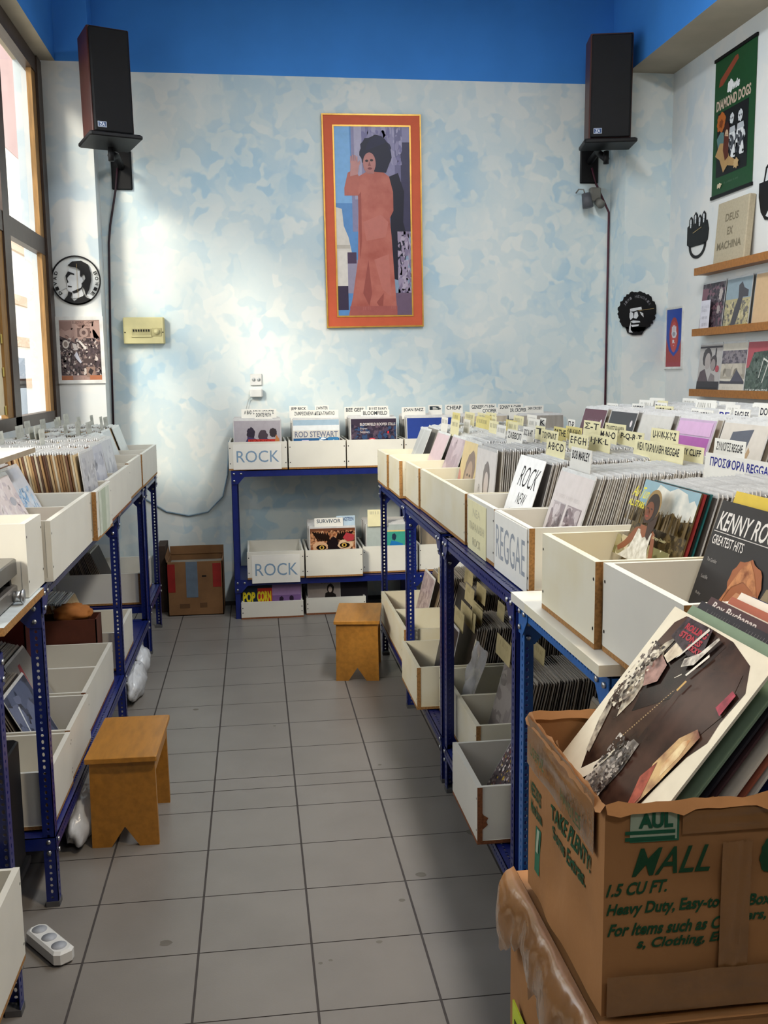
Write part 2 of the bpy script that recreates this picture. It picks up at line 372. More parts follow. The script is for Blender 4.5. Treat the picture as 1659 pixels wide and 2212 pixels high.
def post(root, x, y, h, sx, sy, m, hole=True, name='post', z0=0.0):
    """L profile: one flange facing -y (runs sx), one facing the aisle (runs sy)"""
    b = MB(); w = .038; t = .0025
    slot_plate(b, w, h, t, m, along(x, y, z0, (sx, 0, 0), (0, 1, 0), (0, 0, 1)), hole)
    slot_plate(b, w, h, t, m, along(x, y, z0, (0, sy, 0), (sx, 0, 0), (0, 0, 1)), hole)
    o = b.build(name, root)
    if hole:
        f = MB(); a = -.002 if sx > 0 else -.04; c = -.002 if sy > 0 else -.04; f.box(x + a, x + a + .042, y + c, y + c + .042, 0, .018, mat('grey_rubber', '#5a5a5c', .7)); f.build('foot', o)
    return o
def rail(root, p0, length, axis, z, inward, m, hole=True):
    """angle rail along 'x' or 'y': vertical flange plus a flat flange turned inward on top"""
    b = MB(); w = .042; t = .0025
    if axis == 'y':
        slot_plate(b, w, length, t, m, along(p0[0], p0[1], z, (0, 0, -1), (inward, 0, 0), (0, 1, 0)), hole)
        slot_plate(b, w, length, t, m, along(p0[0], p0[1], z, (inward, 0, 0), (0, 0, -1), (0, 1, 0)), hole)
    else:
        slot_plate(b, w, length, t, m, along(p0[0], p0[1], z, (0, 0, -1), (0, inward, 0), (1, 0, 0)), hole)
        slot_plate(b, w, length, t, m, along(p0[0], p0[1], z, (0, inward, 0), (0, 0, -1), (1, 0, 0)), hole)
    return b.build('rail', root)
def bolt(root, x, y, z, d, r=.0075):
    b = MB(); d = Vector(d); b.tube([(0, 0, 0), d * .006], r, M_BOLT, 6); b.build('bolt', root, T(x, y, z))
def side_unit(label, m, x0, x1, legs, ztop, zlow, front, tint_leg=None):
    """table running along y; front = world x of the aisle face, side sign from x1"""
    root = empty('slotted_angle_shelf', T(0, 0, 0)); tag(root, label, 'shelf')
    s = 1 if x1 > x0 else -1
    for i, y in enumerate(legs):
        sy = -1 if i == 0 else 1
        if i == len(legs) - 1 and i > 0: sy = 1
        post(root, x0, y, ztop - .004, s, sy, tint_leg or m); post(root, x1, y, ztop - .004, -s, sy, m, False)
    ya, yb = min(legs), max(legs)
    for z in (ztop, zlow):
        if z is None: continue
        rail(root, (x0 - s * .003, ya), yb - ya, 'y', z, s, m); rail(root, (x1, ya), yb - ya, 'y', z, -s, m, False)
        a = min(x0, x1)
        rail(root, (a, ya - .003), abs(x1 - x0), 'x', z, 1, m, z == ztop); rail(root, (a, yb), abs(x1 - x0), 'x', z, -1, m, False)
        d = MB(); d.box(min(x0 + s * .03, x1), max(x0 + s * .03, x1), ya, yb, z - .006, z - .003, m); d.build('deck', root)
    bl = root
    for y in legs:
        e = 1 if y != yb else -1
        for z in (ztop,):
            M = along(x0 - s * .006, y, z - .003, (0, e, 0), (s, 0, 0), (0, 0, -1))
            g = MB(); g.prism([(0, .0), (.085, 0), (.085, .035), (.04, .085), (0, .085)], 0, .0025, m, M); g.build('gusset', root)
            for a, c in ((.02, .02), (.065, .02), (.02, .065)): bolt(bl, x0 - s * .006, y + e * a, z - .003 - c, (-s, 0, 0))
            M2 = along(x0, y - .003, z - .045, (s, 0, 0), (0, -1, 0), (0, 0, -1))
            g = MB(); g.prism([(0, 0), (.085, 0), (.085, .03), (.04, .08), (0, .08)], 0, .0025, m, M2); g.build('gusset', root)
            for a, c in ((.02, .02), (.06, .02), (.02, .06)): bolt(bl, x0 + s * a, y - .0055, z - .045 - c, (0, -1, 0))
        if zlow:
            for c in (.015, .05): bolt(bl, x0 + s * .02, y - .001, zlow - c, (0, -1, 0)); bolt(bl, x0 - s * .003, y + e * .02, zlow - c, (-s, 0, 0))
    return root

ZT = 1.04
side_unit('long dark blue slotted-angle shelf at the far right of the aisle, under the farther crates', M_BLUE, .93, 1.73, [2.03, 1.04, .12], ZT, .20, .93)
side_unit('dark blue slotted-angle shelf under the REGGAE crate in the middle right', M_BLUE, .93, 1.73, [.06, -1.0], ZT, .185, .93)
lc = side_unit('brighter blue slotted-angle shelf carrying a white board, nearest on the right', M_LBLUE, .93, 1.73, [-1.055, -1.76], ZT, .15, .93)
mb = MB(); mb.box(.9, 1.745, -1.765, -1.2, ZT + .003, ZT + .028, {'*': M_WHITE, 'x-': M_WHITE2, 'y-': M_WHITE2}); mb.box(.9, 1.745, -1.2, -1.06, ZT + .003, ZT + .028, M_WHITE)
tag(mb.build('laminate_board'), 'white laminate board lying on the brighter blue shelf under the two nearest crates', 'board')
side_unit('dark blue slotted-angle shelf along the left wall under the left record crates', M_BLUE, -.455, -1.05, [2.2, 1.08, -.62], ZT, .235, -.45)
side_unit('short dark blue slotted-angle shelf in the far left corner beside the pillar', M_BLUE, -.45, -1.05, [2.93, 2.26], ZT, .30, -.45)
side_unit('near left blue slotted-angle shelf with a white board on top, cut by the photo edge', M_BLUE, -.45, -1.05, [-1.13, -2.3], .985, .18, -.45)
side_unit('dark blue raised shelf against the right wall behind the first row of crates', M_BLUE, 1.755, 2.7, [1.35, -1.6], 1.16, None, 1.93)

# back shelf runs along x
bk = empty('slotted_angle_shelf'); tag(bk, 'dark blue slotted-angle shelf against the back wall with two levels of crates', 'shelf')
for x, s in ((.04, 1), (1.27, 1), (2.45, -1)):
    b = MB(); slot_plate(b, .038, 1.025, .0025, M_BLUE, along(x, 3.04, 0, (s, 0, 0), (0, 1, 0), (0, 0, 1)), x > 1)
    slot_plate(b, .038, 1.025, .0025, M_BLUE, along(x, 3.04, 0, (0, 1, 0), (s, 0, 0), (0, 0, 1))); b.build('post', bk)
    post(bk, x, 3.56, 1.025, s, -1, M_BLUE, False)
for z in (1.03, .275):
    rail(bk, (.04, 3.037), 2.41, 'x', z, 1, M_BLUE, False); rail(bk, (.04, 3.56), 2.41, 'x', z, -1, M_BLUE, False)
    b = MB(); b.box(.04, 2.45, 3.04, 3.56, z - .006, z - .003, M_BLUE); b.build('deck', bk)
    bl = bk
    for x, e in ((.04, 1), (1.27, 1), (2.45, -1)):
        M = along(x, 3.034, z, (e, 0, 0), (0, -1, 0), (0, 0, -1)); g = MB(); g.prism([(0, 0), (.09, 0), (.09, .04), (.045, .09), (0, .09)], 0, .0025, M_BLUE, M); g.build('gusset', bk)
        for a, c in ((.02, .02), (.068, .02), (.02, .068)): bolt(bl, x + e * a, 3.031, z - c, (0, -1, 0))

# ------------------------------------------------------------------ crates
def crate(face, fx, a, b, zb, label, h=.19, depth=.77, div=None, lab=None, m=M_WHITE, edge=M_CHIP, tiltz=0, lift=0, group=None):
    """front at fx; a..b is its extent along the row; local x 0..w, y 0..depth"""
    w = b - a; t = .017
    if face == 'R': M = T(fx, b, zb) @ RZ(-90 + tiltz)
    elif face == 'L': M = T(fx, a, zb) @ RZ(90 + tiltz)
    else: M = T(a, fx, zb) @ RZ(tiltz)
    root = empty('record_crate', M); tag(root, label, 'crate', group)
    f = MB(); f.box(0, w, 0, t, .012, h, {'*': m, 'x-': edge, 'x+': edge})
    for x in (.01, w - .01):
        for z in (.045, h - .04): f.add([(x + .004 * math.cos(k * PI / 4), -.0006, z + .004 * math.sin(k * PI / 4)) for k in range(8)], [tuple(range(8))], M_BLK)
    f.build('front_panel', root)
    for x0 in (0.003, w - .015):
        s = MB(); s.box(x0, x0 + .012, t, depth - t, .012, h, {'*': m}); s.build('side_panel', root)
    s = MB(); s.box(0, w, depth - t, depth, .012, h, m); s.build('back_panel', root)
    s = MB(); s.box(0, w, 0, depth, 0, .012, {'*': edge, 'z+': m}); s.build('base', root)
    if div:
        for d in (div if isinstance(div, list) else [div]):
            s = MB(); s.box(d - t / 2, d + t / 2, t, depth - t, .012, h - .004, m); s.build('divider', root)
    if lab:
        s = MB(); lx0, lx1, lz0, lz1, its, pm = lab
        s.box(lx0, lx1, -.0025, -.0008, lz0, lz1, pm); art(s, its, lx1 - lx0, lz1 - lz0, -.0025, None, lx0, lz0, rough=.7); s.build('paper_label', root)
    return root

ZC = ZT + .004
BLU = '#7f9bb5'
lab_reggae = (.004, .385, 0, .186, [('t', '#9aa0a8', 'REGGAE', .06, .22, .95, .80, .0)], M_PAPER)
crate('R', .968, -1.0, -.6, ZC, 'white record crate with a paper lettered REGGAE on its front', lab=lab_reggae)
lab_old = (.02, .30, -.002, .178, [('t', '#c3bd9e', 'NEA', .3, .70, .7, .86), ('t', '#c3bd9e', 'ΠΑΡΑΛΑΒΗ', .1, .42, .9, .58), ('t', '#c3bd9e', 'ROCK', .28, .12, .72, .28)], M_CREAM)
crate('R', .968, -.59, -.185, ZC, 'white record crate with a faded yellowed paper hanging on its front', lab=lab_old)
crate('R', .962, -.17, .80, ZC, 'long plain record crate with a divider, just beyond the faded-paper crate', div=.45, m=M_WHITE2)
crate('R', .955, .815, 1.205, ZC, 'white record crate holding the darker pink cover', m=M_WHITE2)
crate('R', .925, 1.22, 1.605, ZC, 'narrow white record crate holding the lighter pink cover, thick brown edge', m=M_WHITE2)
crate('R', .915, 1.62, 2.02, ZC, 'white record crate farthest along the right-hand row, holding plain grey sleeves', m=M_WHITE2)
ZBD = ZT + .0285
crate('R', .93, -1.65, -1.255, ZBD, 'white record crate with yellow tape marks on the white board, beside the REGGAE crate', m=M_WHITE2, h=.195)
crate('R', .945, -2.06, -1.66, ZBD, 'chipped white record crate nearest the carton, partly behind the leaning records', h=.195)
# second row against the right wall
for i, (a, b) in enumerate(((.89, 1.265), (.51, .885), (.13, .505), (-.25, .125), (-.63, -.255), (-1.01, -.635), (-1.39, -1.015))):
    pl = ['farthest', 'second farthest', 'third farthest', 'fourth farthest', 'third nearest', 'second nearest', 'nearest'][i]
    crate('R', 1.765, a, b, 1.165, pl + ' crate of the raised row along the right wall', depth=.85)
# left row
crate('L', -.45, -.78, -.57, ZC, 'narrow white crate nearest on the left shelf, next to the player', depth=.55, h=.215, edge=M_WHITE)
crate('L', -.425, -.56, .19, ZC, 'long white record crate with a divider on the left shelf, pale covers inside', depth=.6, div=.375, edge=M_WHITE)
crate('L', -.405, .20, .60, ZC, 'white record crate with a greenish card taped to its front, left shelf', depth=.62, edge=M_CHIP, lab=(.06, .32, .01, .185, [('r', '#aeb8a4', .2, 0, .62, 1)], mat('greenish_card', '#cdd3c4', .6)))
crate('L', -.42, .62, 1.38, ZC, 'long white record crate in the middle of the left shelf', depth=.62, div=.38, edge=M_CHIPD)
crate('L', -.435, 1.45, 2.0, ZC, 'white record crate with thick brown edge toward the far end of the left shelf', depth=.6)
crate('L', -.43, 2.02, 2.85, ZC, 'white record crate at the far end of the left shelf beside the pillar', depth=.6, div=.41)
# back shelf, top row
rock = lambda: [('t', BLU, 'ROCK', .07, .28, .95, .74, 0.0)]
crate('B', 3.03, .028, .422, 1.034, 'white crate lettered ROCK on the top of the back shelf', depth=.5, lab=(.03, .355, .004, .176, rock(), M_PAPER))
crate('B', 3.03, .432, .822, 1.034, 'plain white crate right of the upper ROCK crate on the back shelf', depth=.5)
crate('B', 3.03, .83, 1.22, 1.034, 'third white crate from the left on top of the back shelf', depth=.5)
crate('B', 3.03, 1.23, 1.62, 1.034, 'white crate on the back shelf behind the far end of the right row', depth=.5)
crate('B', 3.03, 1.63, 2.02, 1.034, 'fifth white crate from the left on top of the back shelf', depth=.5)
crate('B', 3.03, 2.03, 2.42, 1.034, 'white crate at the right end of the back shelf top', depth=.5)
# back shelf, middle row
crate('B', 3.02, .13, .52, .279, 'empty white crate with a lower ROCK paper on the middle level of the back shelf', depth=.5, lab=(.03, .36, -.028, .168, [('t', BLU, 'ROCK', .07, .26, .95, .70, 0.0)], M_PAPER))
crate('B', 3.01, .53, .925, .279, 'white crate holding the striped animal face cover on the middle level', depth=.5)
crate('B', 3.085, .935, 1.325, .279, 'white crate holding grey sleeves and a green and blue cover on the middle level', depth=.42)
crate('B', 3.085, 1.335, 1.72, .279, 'white crate on the middle level right of the middle blue post', depth=.42)
crate('B', 3.085, 1.73, 2.11, .279, 'white crate on the middle level at the right, seen through the right shelf', depth=.42)
crate('B', 3.02, .08, .507, 0, 'low white crate on the floor holding the yellow lettered cover', h=.118, depth=.5, edge=M_CHIPD)
crate('B', 3.07, .53, .95, 0, 'low white crate on the floor under the back shelf, half behind the far stool', h=.118, depth=.48, edge=M_CHIPD)
# lower right
crate('R', .922, 1.085, 1.985, .205, 'long scuffed cream crate with dividers low on the far right shelf', div=.45, m=M_WHITE2, depth=.78)
crate('R', .88, .44, .885, .205, 'cream crate holding the black and red cover low on the right', m=M_WHITE2, depth=.78)
crate('R', .976, -.30, .42, .205, 'cream crate holding the crumpled clear bag low on the right', m=M_WHITE2, depth=.71, div=.36)
cs = crate('R', .868, -.79, -.40, .19, 'stained white crate with a chipped brown corner jutting out low on the right', depth=.8, edge=M_CHIPD)
b = MB(); b.add([(.3885, .004 + .03 * max(0, math.cos(a * PI / 8 - PI / 2)) * (1 + .25 * math.sin(a * 3)), .075 + .03 * math.sin(a * PI / 8 - PI / 2)) for a in range(17)][::-1], [tuple(range(17))], M_CHIPD); b.build('chipped_patch', cs)
crate('R', .976, -1.25, -.82, .19, 'empty white crate low on the right, half hidden by the bright blue post', depth=.69)
# lower left
ZL = .239
crate('L', -.47, -.57, -.21, ZL, 'white crate low on the left just behind the first blue post', depth=.5)
crate('L', -.475, -.195, .21, ZL, 'white crate low on the left holding the plastic-wrapped dark covers', depth=.5, edge=M_CHIP)
crate('L', -.49, .23, .98, ZL, 'long white crate with a divider low on the left behind the near stool', depth=.5, div=.37, edge=M_CHIPD)
crate('L', -.48, 1.15, 1.66, ZL, 'white crate stuffed with papers low on the left', depth=.5)
crate('L', -.50, 2.30, 2.88, .304, 'white crate jutting out low in the far left corner', depth=.5)
crate('L', -.42, -1.95, -1.2, .185, 'white crate at the lower left photo edge', depth=.5, h=.25)

# ------------------------------------------------------------------ records
RW, RH, RT = .315, .315, .0035
JCOL = {'R': ['#8f8b84', '#a39d93', '#77736d', '#b5aa98', '#6b635b', '#98928a', '#4f4a46'],
        'L': ['#a9865c', '#8c6a45', '#c7ad83', '#6d4a35', '#b39a75', '#5b4334', '#c9bda6'],
        'D': ['#4a3f36', '#6a5a4a', '#2e2926', '#85735d', '#3a3330', '#57493c', '#9a8b76'],
        'C': ['#51473c', '#2b2724', '#8d7c5d', '#6b4a2e', '#a49a86', '#3f3a37', '#b9ad8c', '#171615']}
KT = {'R': .0056, 'L': .0076, 'D': .007, 'C': .007}
def jacket_mb(m, mb=None, M=None, r=RT):
    mb = mb or MB(); mb.box(-RW / 2, RW / 2, -r / 2, r / 2, 0, RH, m, M); return mb
def sleeve_mb(m, mb=None, M=None, open_w=.004, lip=.012, wob=0.0):
    mb = mb or MB(); a = RW / 2 + open_w; t = .0013; z1 = RH + lip; c = .012
    pts = [(-a, 0.001), (a, 0.001), (a, z1 - c), (a - c * .6, z1), (-a + c * .6, z1), (-a, z1 - c)]
    if wob: pts[3] = (pts[3][0], z1 - wob); 
    mb.prism(pts, -t, t, m, M); return mb
PROTO = {}
def record_proto(kind, ci):
    k = (kind, ci)
    if k in PROTO: return copy_tree(PROTO[k])
    m = mat('sleeve_board_' + JCOL[kind][ci][1:], JCOL[kind][ci], .6, var=.12, scale=40, stretch=(1, 1, .05))
    o = jacket_mb(m, r=KT[kind]).build('record_sleeve')
    if kind != 'C': sleeve_mb(M_SLEEVE if kind != 'D' else M_SLEEVE2, open_w=-.002 if kind == 'L' else .003, wob=.004 * (ci % 3)).build('plastic_cover', o)
    PROTO[k] = o; return o
STUFF = MB()
def rec_matrix(face, fx, c, d, zb, tilt, spin=0):
    if face == 'R': return place(face, fx + d, c, zb, tilt, spin)
    if face == 'L': return place(face, fx - d, c, zb, tilt, spin)
    return place(face, c, fx + d, zb, tilt, spin)
STACKS = {}
def stack(face, fx, c, d0, d1, zb, pitch, t0, t1, kind='R', indiv=None, seed=0, jit=.005, gaps=()):
    r = random.Random(seed * 17 + 3); n = int((d1 - d0) / pitch)
    for i in range(n):
        d = d0 + i * pitch; u = i / max(n - 1, 1)
        if any(a < d < b for a, b in gaps): continue
        t = t1 + (t0 - t1) * (1 - u) + (r.random() - .5) * .2
        M = rec_matrix(face, fx, c + (r.random() - .5) * 2 * jit, d, zb + r.random() * (.005 if t < 12 else .0015), t)
        ci = r.randrange(len(JCOL[kind]))
        if indiv:
            o = record_proto(kind, ci); o.matrix_basis = M; tag(o, indiv[0], 'record', indiv[1])
        else:
            m = mat('sleeve_board_' + JCOL[kind][ci][1:], JCOL[kind][ci], .6, var=.12, scale=40, stretch=(1, 1, .05))
            jacket_mb(m, STUFF, M, KT[kind]); sleeve_mb(M_SLEEVE if kind != 'D' else M_SLEEVE2, STUFF, M, -.002 if kind == 'L' else .003, lip=.008 + r.random() * .008, wob=r.random() * .008)
def cover(face, fx, c, d, zb, tilt, items, label, base='#c9c4bd', sleeve=True, spin=0, rough=.3, size=1.0, name='record_cover', haze=None):
    mb = MB(); m = ink(base, rough)
    jacket_mb(m, mb); art(mb, items, RW, RH, -RT / 2, None, -RW / 2, 0, rough=rough)
    o = mb.build(name, None, rec_matrix(face, fx, c, d, zb, tilt, spin) @ Matrix.Scale(size, 4))
    if sleeve: sleeve_mb(M_SLEEVE).build('plastic_cover', o)
    tag(o, label, 'record'); return o

def R_(c, x0, y0, x1, y1): return ('r', c, x0, y0, x1, y1)
def E_(c, x, y, rx, ry): return ('e', c, x, y, rx, ry)
def head(sk, hair, x, y, s):
    return [('j', hair, x, y + .25 * s, .85 * s, .95 * s, .06), E_(sk, x, y, .58 * s, .8 * s), E_('#2a1c18', x - .22 * s, y + .12 * s, .1 * s, .05 * s), E_('#2a1c18', x + .22 * s, y + .12 * s, .1 * s, .05 * s),
            ('p', '#8a5b45', [(x, y + .1 * s), (x + .1 * s, y - .2 * s), (x - .06 * s, y - .2 * s)]), E_('#7c3a33', x, y - .42 * s, .22 * s, .06 * s)]

# ---- right row 1 covers and stacks
ZR = ZC + .016
FXR = .968
stack('R', FXR, -.80, .128, .725, ZR, .0078, 17.6, 4, 'R', ('grey plastic-covered record packed edge-on behind the four-photo cover in the REGGAE crate', 'records packed in the REGGAE crate'), 1)
cover('R', FXR, -.80, .110, ZR, 18, [R_('#d2c9c6', 0, 0, 1, 1), ('s', '#a9a09e', .1, .74, .8, .78, 3), R_('#b9b1b2', .08, .38, .46, .7), R_('#97898c', .52, .38, .92, .7), ('b', ['#8d7f82', '#c9bfc0', '#6f6468', '#b0a5a6'], 40, .09, .39, .45, .69, .06, 4), ('b', ['#7d6c70', '#a2969a', '#5d5054', '#bcb0b0'], 40, .53, .39, .91, .69, .06, 9), ('s', '#9d9390', .15, .25, .7, .27, 5), ('s', '#9d9390', .15, .2, .6, .22, 6), ('s', '#9d9390', .15, .15, .66, .17, 7)],
      'pale grey record cover with a row of faded photos fronting the REGGAE crate', '#d2c9c6')
# sign in the crate beside it
mb = MB(); mb.box(-.155, .155, -.001, .001, 0, .335, ink('#f4f4f2', .6))
art(mb, [('t', '#151515', 'ROCK', .22, .68, .90, .90, -.006, .06), ('t', '#151515', 'NEW', .36, .50, .68, .62, -.006, .04), ('t', '#151515', 'ARRIVALS', .14, .30, .82, .43, -.006, .04)], .31, .335, -.001, None, -.155, 0, rough=.6)
tag(mb.build('handwritten_sign', None, rec_matrix('R', FXR, -.385, .085, ZR, 18)), 'white card handwritten ROCK NEW ARRIVALS leaning in the crate beside the REGGAE crate', 'sign')
stack('R', FXR, -.385, .13, .725, ZR, .0082, 14, 4, 'R', None, 2)
stack('R', FXR, .055, .13, .725, ZR, .0082, 4, 3, 'R', None, 3)
cover('R', FXR, .055, .105, ZR, 5, [R_('#e4deda', 0, 0, 1, 1), ('t', '#b9b2ae', 'B', .2, .15, .3, .25), ('t', '#b9b2ae', 'A', .2, .3, .3, .4), ('t', '#b9b2ae', 'R', .2, .45, .3, .55), ('j', '#7f7674', .58, .62, .17, .24, .05), E_('#d9cbc4', .6, .58, .11, .16), ('p', '#a79f9f', [(.4, .05), (.46, .34), (.56, .42), (.68, .42), (.78, .3), (.84, .05)]), ('p', '#77706f', [(.7, .05), (.72, .2), (.8, .25), (.86, .05)])],
      'white record cover with a faded long-haired woman in the long crate, right section', '#e4deda')
stack('R', FXR, .535, .138, .725, ZR, .0082, 10, 4, 'R', None, 4)
cover('R', FXR, .535, .12, ZR, 12, [R_('#e2c98f', 0, 0, 1, 1), ('p', '#c9837a', [(0, 0), (.35, 0), (.28, .3), (.12, .55), (0, .6)]), ('j', '#8d7666', .62, .55, .3, .34, .05), E_('#b99d85', .62, .5, .2, .25), ('p', '#8c8390', [(.2, 0), (.35, .25), (.6, .3), (.95, .25), (1, 0)]), E_('#4b3b35', .55, .55, .04, .02), E_('#4b3b35', .7, .55, .04, .02), E_('#805047', .62, .4, .06, .02)],
      'orange-yellow record cover with a large bearded face in the long crate, left section', '#e2c98f')
stack('R', .955, 1.01, .16, .725, ZR, .0082, 18, 5, 'R', None, 5)
cover('R', .955, 1.01, .13, ZR, 20, [R_('#b5a0a6', 0, 0, 1, 1), ('b', ['#ab949b', '#bfaab0', '#a48d95'], 40, 0, 0, 1, 1, .12, 3), ('p', '#d6c8cb', [(.05, .05), (.14, .05), (.3, .5), (.25, .5)])], 'darker pink plastic-wrapped record cover leaning in the right row', '#b5a0a6')
stack('R', .925, 1.4125, .2, .725, ZR, .0082, 18, 5, 'R', None, 6)
cover('R', .925, 1.4125, .15, ZR, 22, [R_('#cdb3b8', 0, 0, 1, 1), ('s', '#e2d5d7', .05, .07, .35, .12, 2)], 'lighter pink plain record cover leaning toward the far end of the right row', '#cdb3b8')
stack('R', .915, 1.82, .2, .725, ZR, .0082, 18, 5, 'R', None, 7)
cover('R', .915, 1.82, .14, ZR, 21, [R_('#b2b4b3', 0, 0, 1, 1), ('p', '#bfc1c0', [(.1, 0), (.2, 0), (.5, 1), (.4, 1)])], 'plain grey record cover at the far end of the right row', '#b2b4b3')

# ---- two near crates on the board
ZR2 = ZBD + .016
def squeeze(items, a):
    """remap a print so that it fills the part of the cover above height a"""
    f = lambda v: a + (1 - a) * v; out = []
    for it in items:
        it = list(it); k = it[0]
        if k == 'r': it[3] = f(it[3]); it[5] = f(it[5])
        elif k == 'p': it[2] = [(x, f(y)) for x, y in it[2]]
        elif k == 'n': it[4] = [(x, f(y)) for x, y in it[4]]
        elif k in 'ej': it[3] = f(it[3]); it[5] *= 1 - a
        elif k == 't': it[4] = f(it[4]); it[6] = f(it[6])
        elif k == 'b': it[4] = f(it[4]); it[6] = f(it[6])
        elif k == 's': it[3] = f(it[3]); it[5] = f(it[5])
        out.append(tuple(it))
    return out
def sky_cover():
    it = [R_('#8fb0bd', 0, .62, 1, 1), ('n', '#e9e6da', '#b3bbb8', 16, [(.22, .6), (1, .6), (1, .84), (.93, .9), (.86, .86), (.8, .95), (.62, .99), (.5, .93), (.3, .98), (.24, .86)]), ('n', '#7a6640', '#352a18', 34, [(0, .2), (1, .2), (1, .66), (.8, .62), (.66, .7), (.5, .6), (.36, .7), (.2, .66), (0, .72)]), ('b', ['#6d5a34', '#4a3c22', '#7d6a42', '#3d3220'], 220, 0, .24, 1, .66, .022, 5)]
    r = random.Random(4)
    for i in range(110):
        x = r.random(); h = .56 + r.random() * .2 * (.5 + abs(x - .45)); it.append(('p', r.choice(['#5d4b2a', '#6b5833', '#4b3d22']), [(x - .016, .46), (x + .016, .46), (x + .006, h - .02), (x + .001, h), (x - .005, h - .03)]))
    it += [R_('#8a8150', 0, 0, 1, .24), ('b', ['#a09468', '#c0b28a', '#75703f', '#d8cfae'], 70, 0, 0, 1, .26, .06, 8)]
    it += [('p', '#8a4f30', [(.30, .40), (.40, .44), (.36, .28), (.22, .13), (.1, .05), (.06, .1), (.17, .2)]), ('p', '#8a4f30', [(.60, .44), (.67, .40), (.73, .2), (.76, .02), (.69, .02), (.66, .2)]),
           ('p', '#e6e2d2', [(.36, .40), (.62, .40), (.62, .2), (.7, 0), (.12, 0), (.3, .16)]), ('n', '#efece0', '#bdb7a4', 60, [(.36, .40), (.62, .40), (.62, .2), (.68, 0), (.14, 0), (.3, .16)]), ('p', '#8f5434', [(.38, .46), (.60, .46), (.56, .36), (.48, .31), (.42, .36)]), ('p', '#3a231a', [(.40, .78), (.62, .78), (.64, .52), (.58, .30), (.52, .34), (.5, .5), (.42, .48), (.39, .6)]),
           E_('#9a7d4c', .50, .72, .135, .19), E_('#2a1a14', .5, .69, .115, .17), E_('#7a452c', .465, .64, .075, .115), E_('#2a1712', .43, .67, .02, .008), E_('#2a1712', .5, .67, .02, .008), E_('#a2463a', .455, .575, .028, .012), ('p', '#6a3a26', [(.45, .67), (.44, .61), (.48, .61)])]
    it += [('t', '#e8dc3a', 'Au Tun', .06, .76, .36, .90, .01, .05), ('t', '#e8dc3a', 'ALL STARS', .05, .64, .36, .72, .02), ('t', '#d8cf9a', 'Scrapy Dealer', .66, .34, .9, .385, 0, .02)]
    return it
stack('R', .93, -1.455, .206, .72, ZR2, .011, 16.4, 6, 'R', ('record standing edge-on behind the landscape cover in the crate with yellow tape marks', 'records behind the landscape cover'), 8)
cover('R', .93, -1.44, .172, ZR2 + .012, 17, squeeze(sky_cover(), .36), 'record cover lettered ALL STARS with a seated woman in white before a cloudy sky', '#6d5c3a', sleeve=False)
for i, (cc, lb) in enumerate((('#9c3a3a', 'red'), ('#2b2322', 'black'), ('#2f6f73', 'teal'))):
    cover('R', .93, -1.445, .180 + .007 * i, ZR2 + .010, 16.8, [], lb + '-edged record cover showing its edge right behind the ALL STARS cover', cc, sleeve=False)
def portrait_cover():
    return [R_('#2b2a2d', 0, 0, 1, 1), ('t', '#e6e2dc', 'KENNY ROGERS', .04, .80, .97, .93, .015, .012), R_('#d8d4ce', .02, .785, .98, .79), ('t', '#e6e2dc', 'GREATEST HITS', .04, .70, .46, .765, .01), ('t', '#a9a6a2', 'The Gambler', .06, .58, .2, .605), ('t', '#a9a6a2', 'Lucille', .06, .46, .15, .485), ('t', '#a9a6a2', 'Ruby', .06, .34, .13, .365), ('t', '#a9a6a2', 'Coward Of The County', .06, .22, .3, .245),
            ('p', '#b4714a', [(.36, .05), (.38, .36), (.5, .56), (.6, .68), (.72, .58), (.86, .4), (.88, .05)]), ('j', '#a3623f', .62, .5, .2, .18, .08, 3), ('p', '#c98f68', [(.42, .05), (.44, .32), (.56, .46), (.7, .46), (.8, .3), (.82, .05)]), ('n', '#c98a5c', '#7a4128', 50, [(.40, .34), (.44, .46), (.52, .6), (.6, .68), (.70, .6), (.82, .46), (.84, .34), (.74, .5), (.6, .54), (.48, .48)]), E_('#4b2a1e', .52, .28, .05, .02), E_('#4b2a1e', .7, .28, .05, .02), ('p', '#8d4f36', [(.6, .28), (.66, .12), (.56, .12)])]
stack('R', .945, -1.86, .20, .72, ZR2, .013, 17, 6, 'R', ('record standing edge-on behind the black portrait cover in the chipped crate', 'records behind the black portrait cover'), 9)
cover('R', .945, -1.85, .155, ZR2 + .012, 18, portrait_cover(), 'black record cover lettered GREATEST HITS with a man\'s face, near the carton', '#2b2a2d', sleeve=False)
cover('R', .945, -1.855, .185, ZR2 + .03, 17.5, [R_('#e3c54a', 0, .9, 1, 1), ('t', '#b46a1c', 'ORA', .5, .92, .8, .98)], 'record cover with a yellow top edge standing just behind the black portrait cover', '#cfc8a0', sleeve=False)

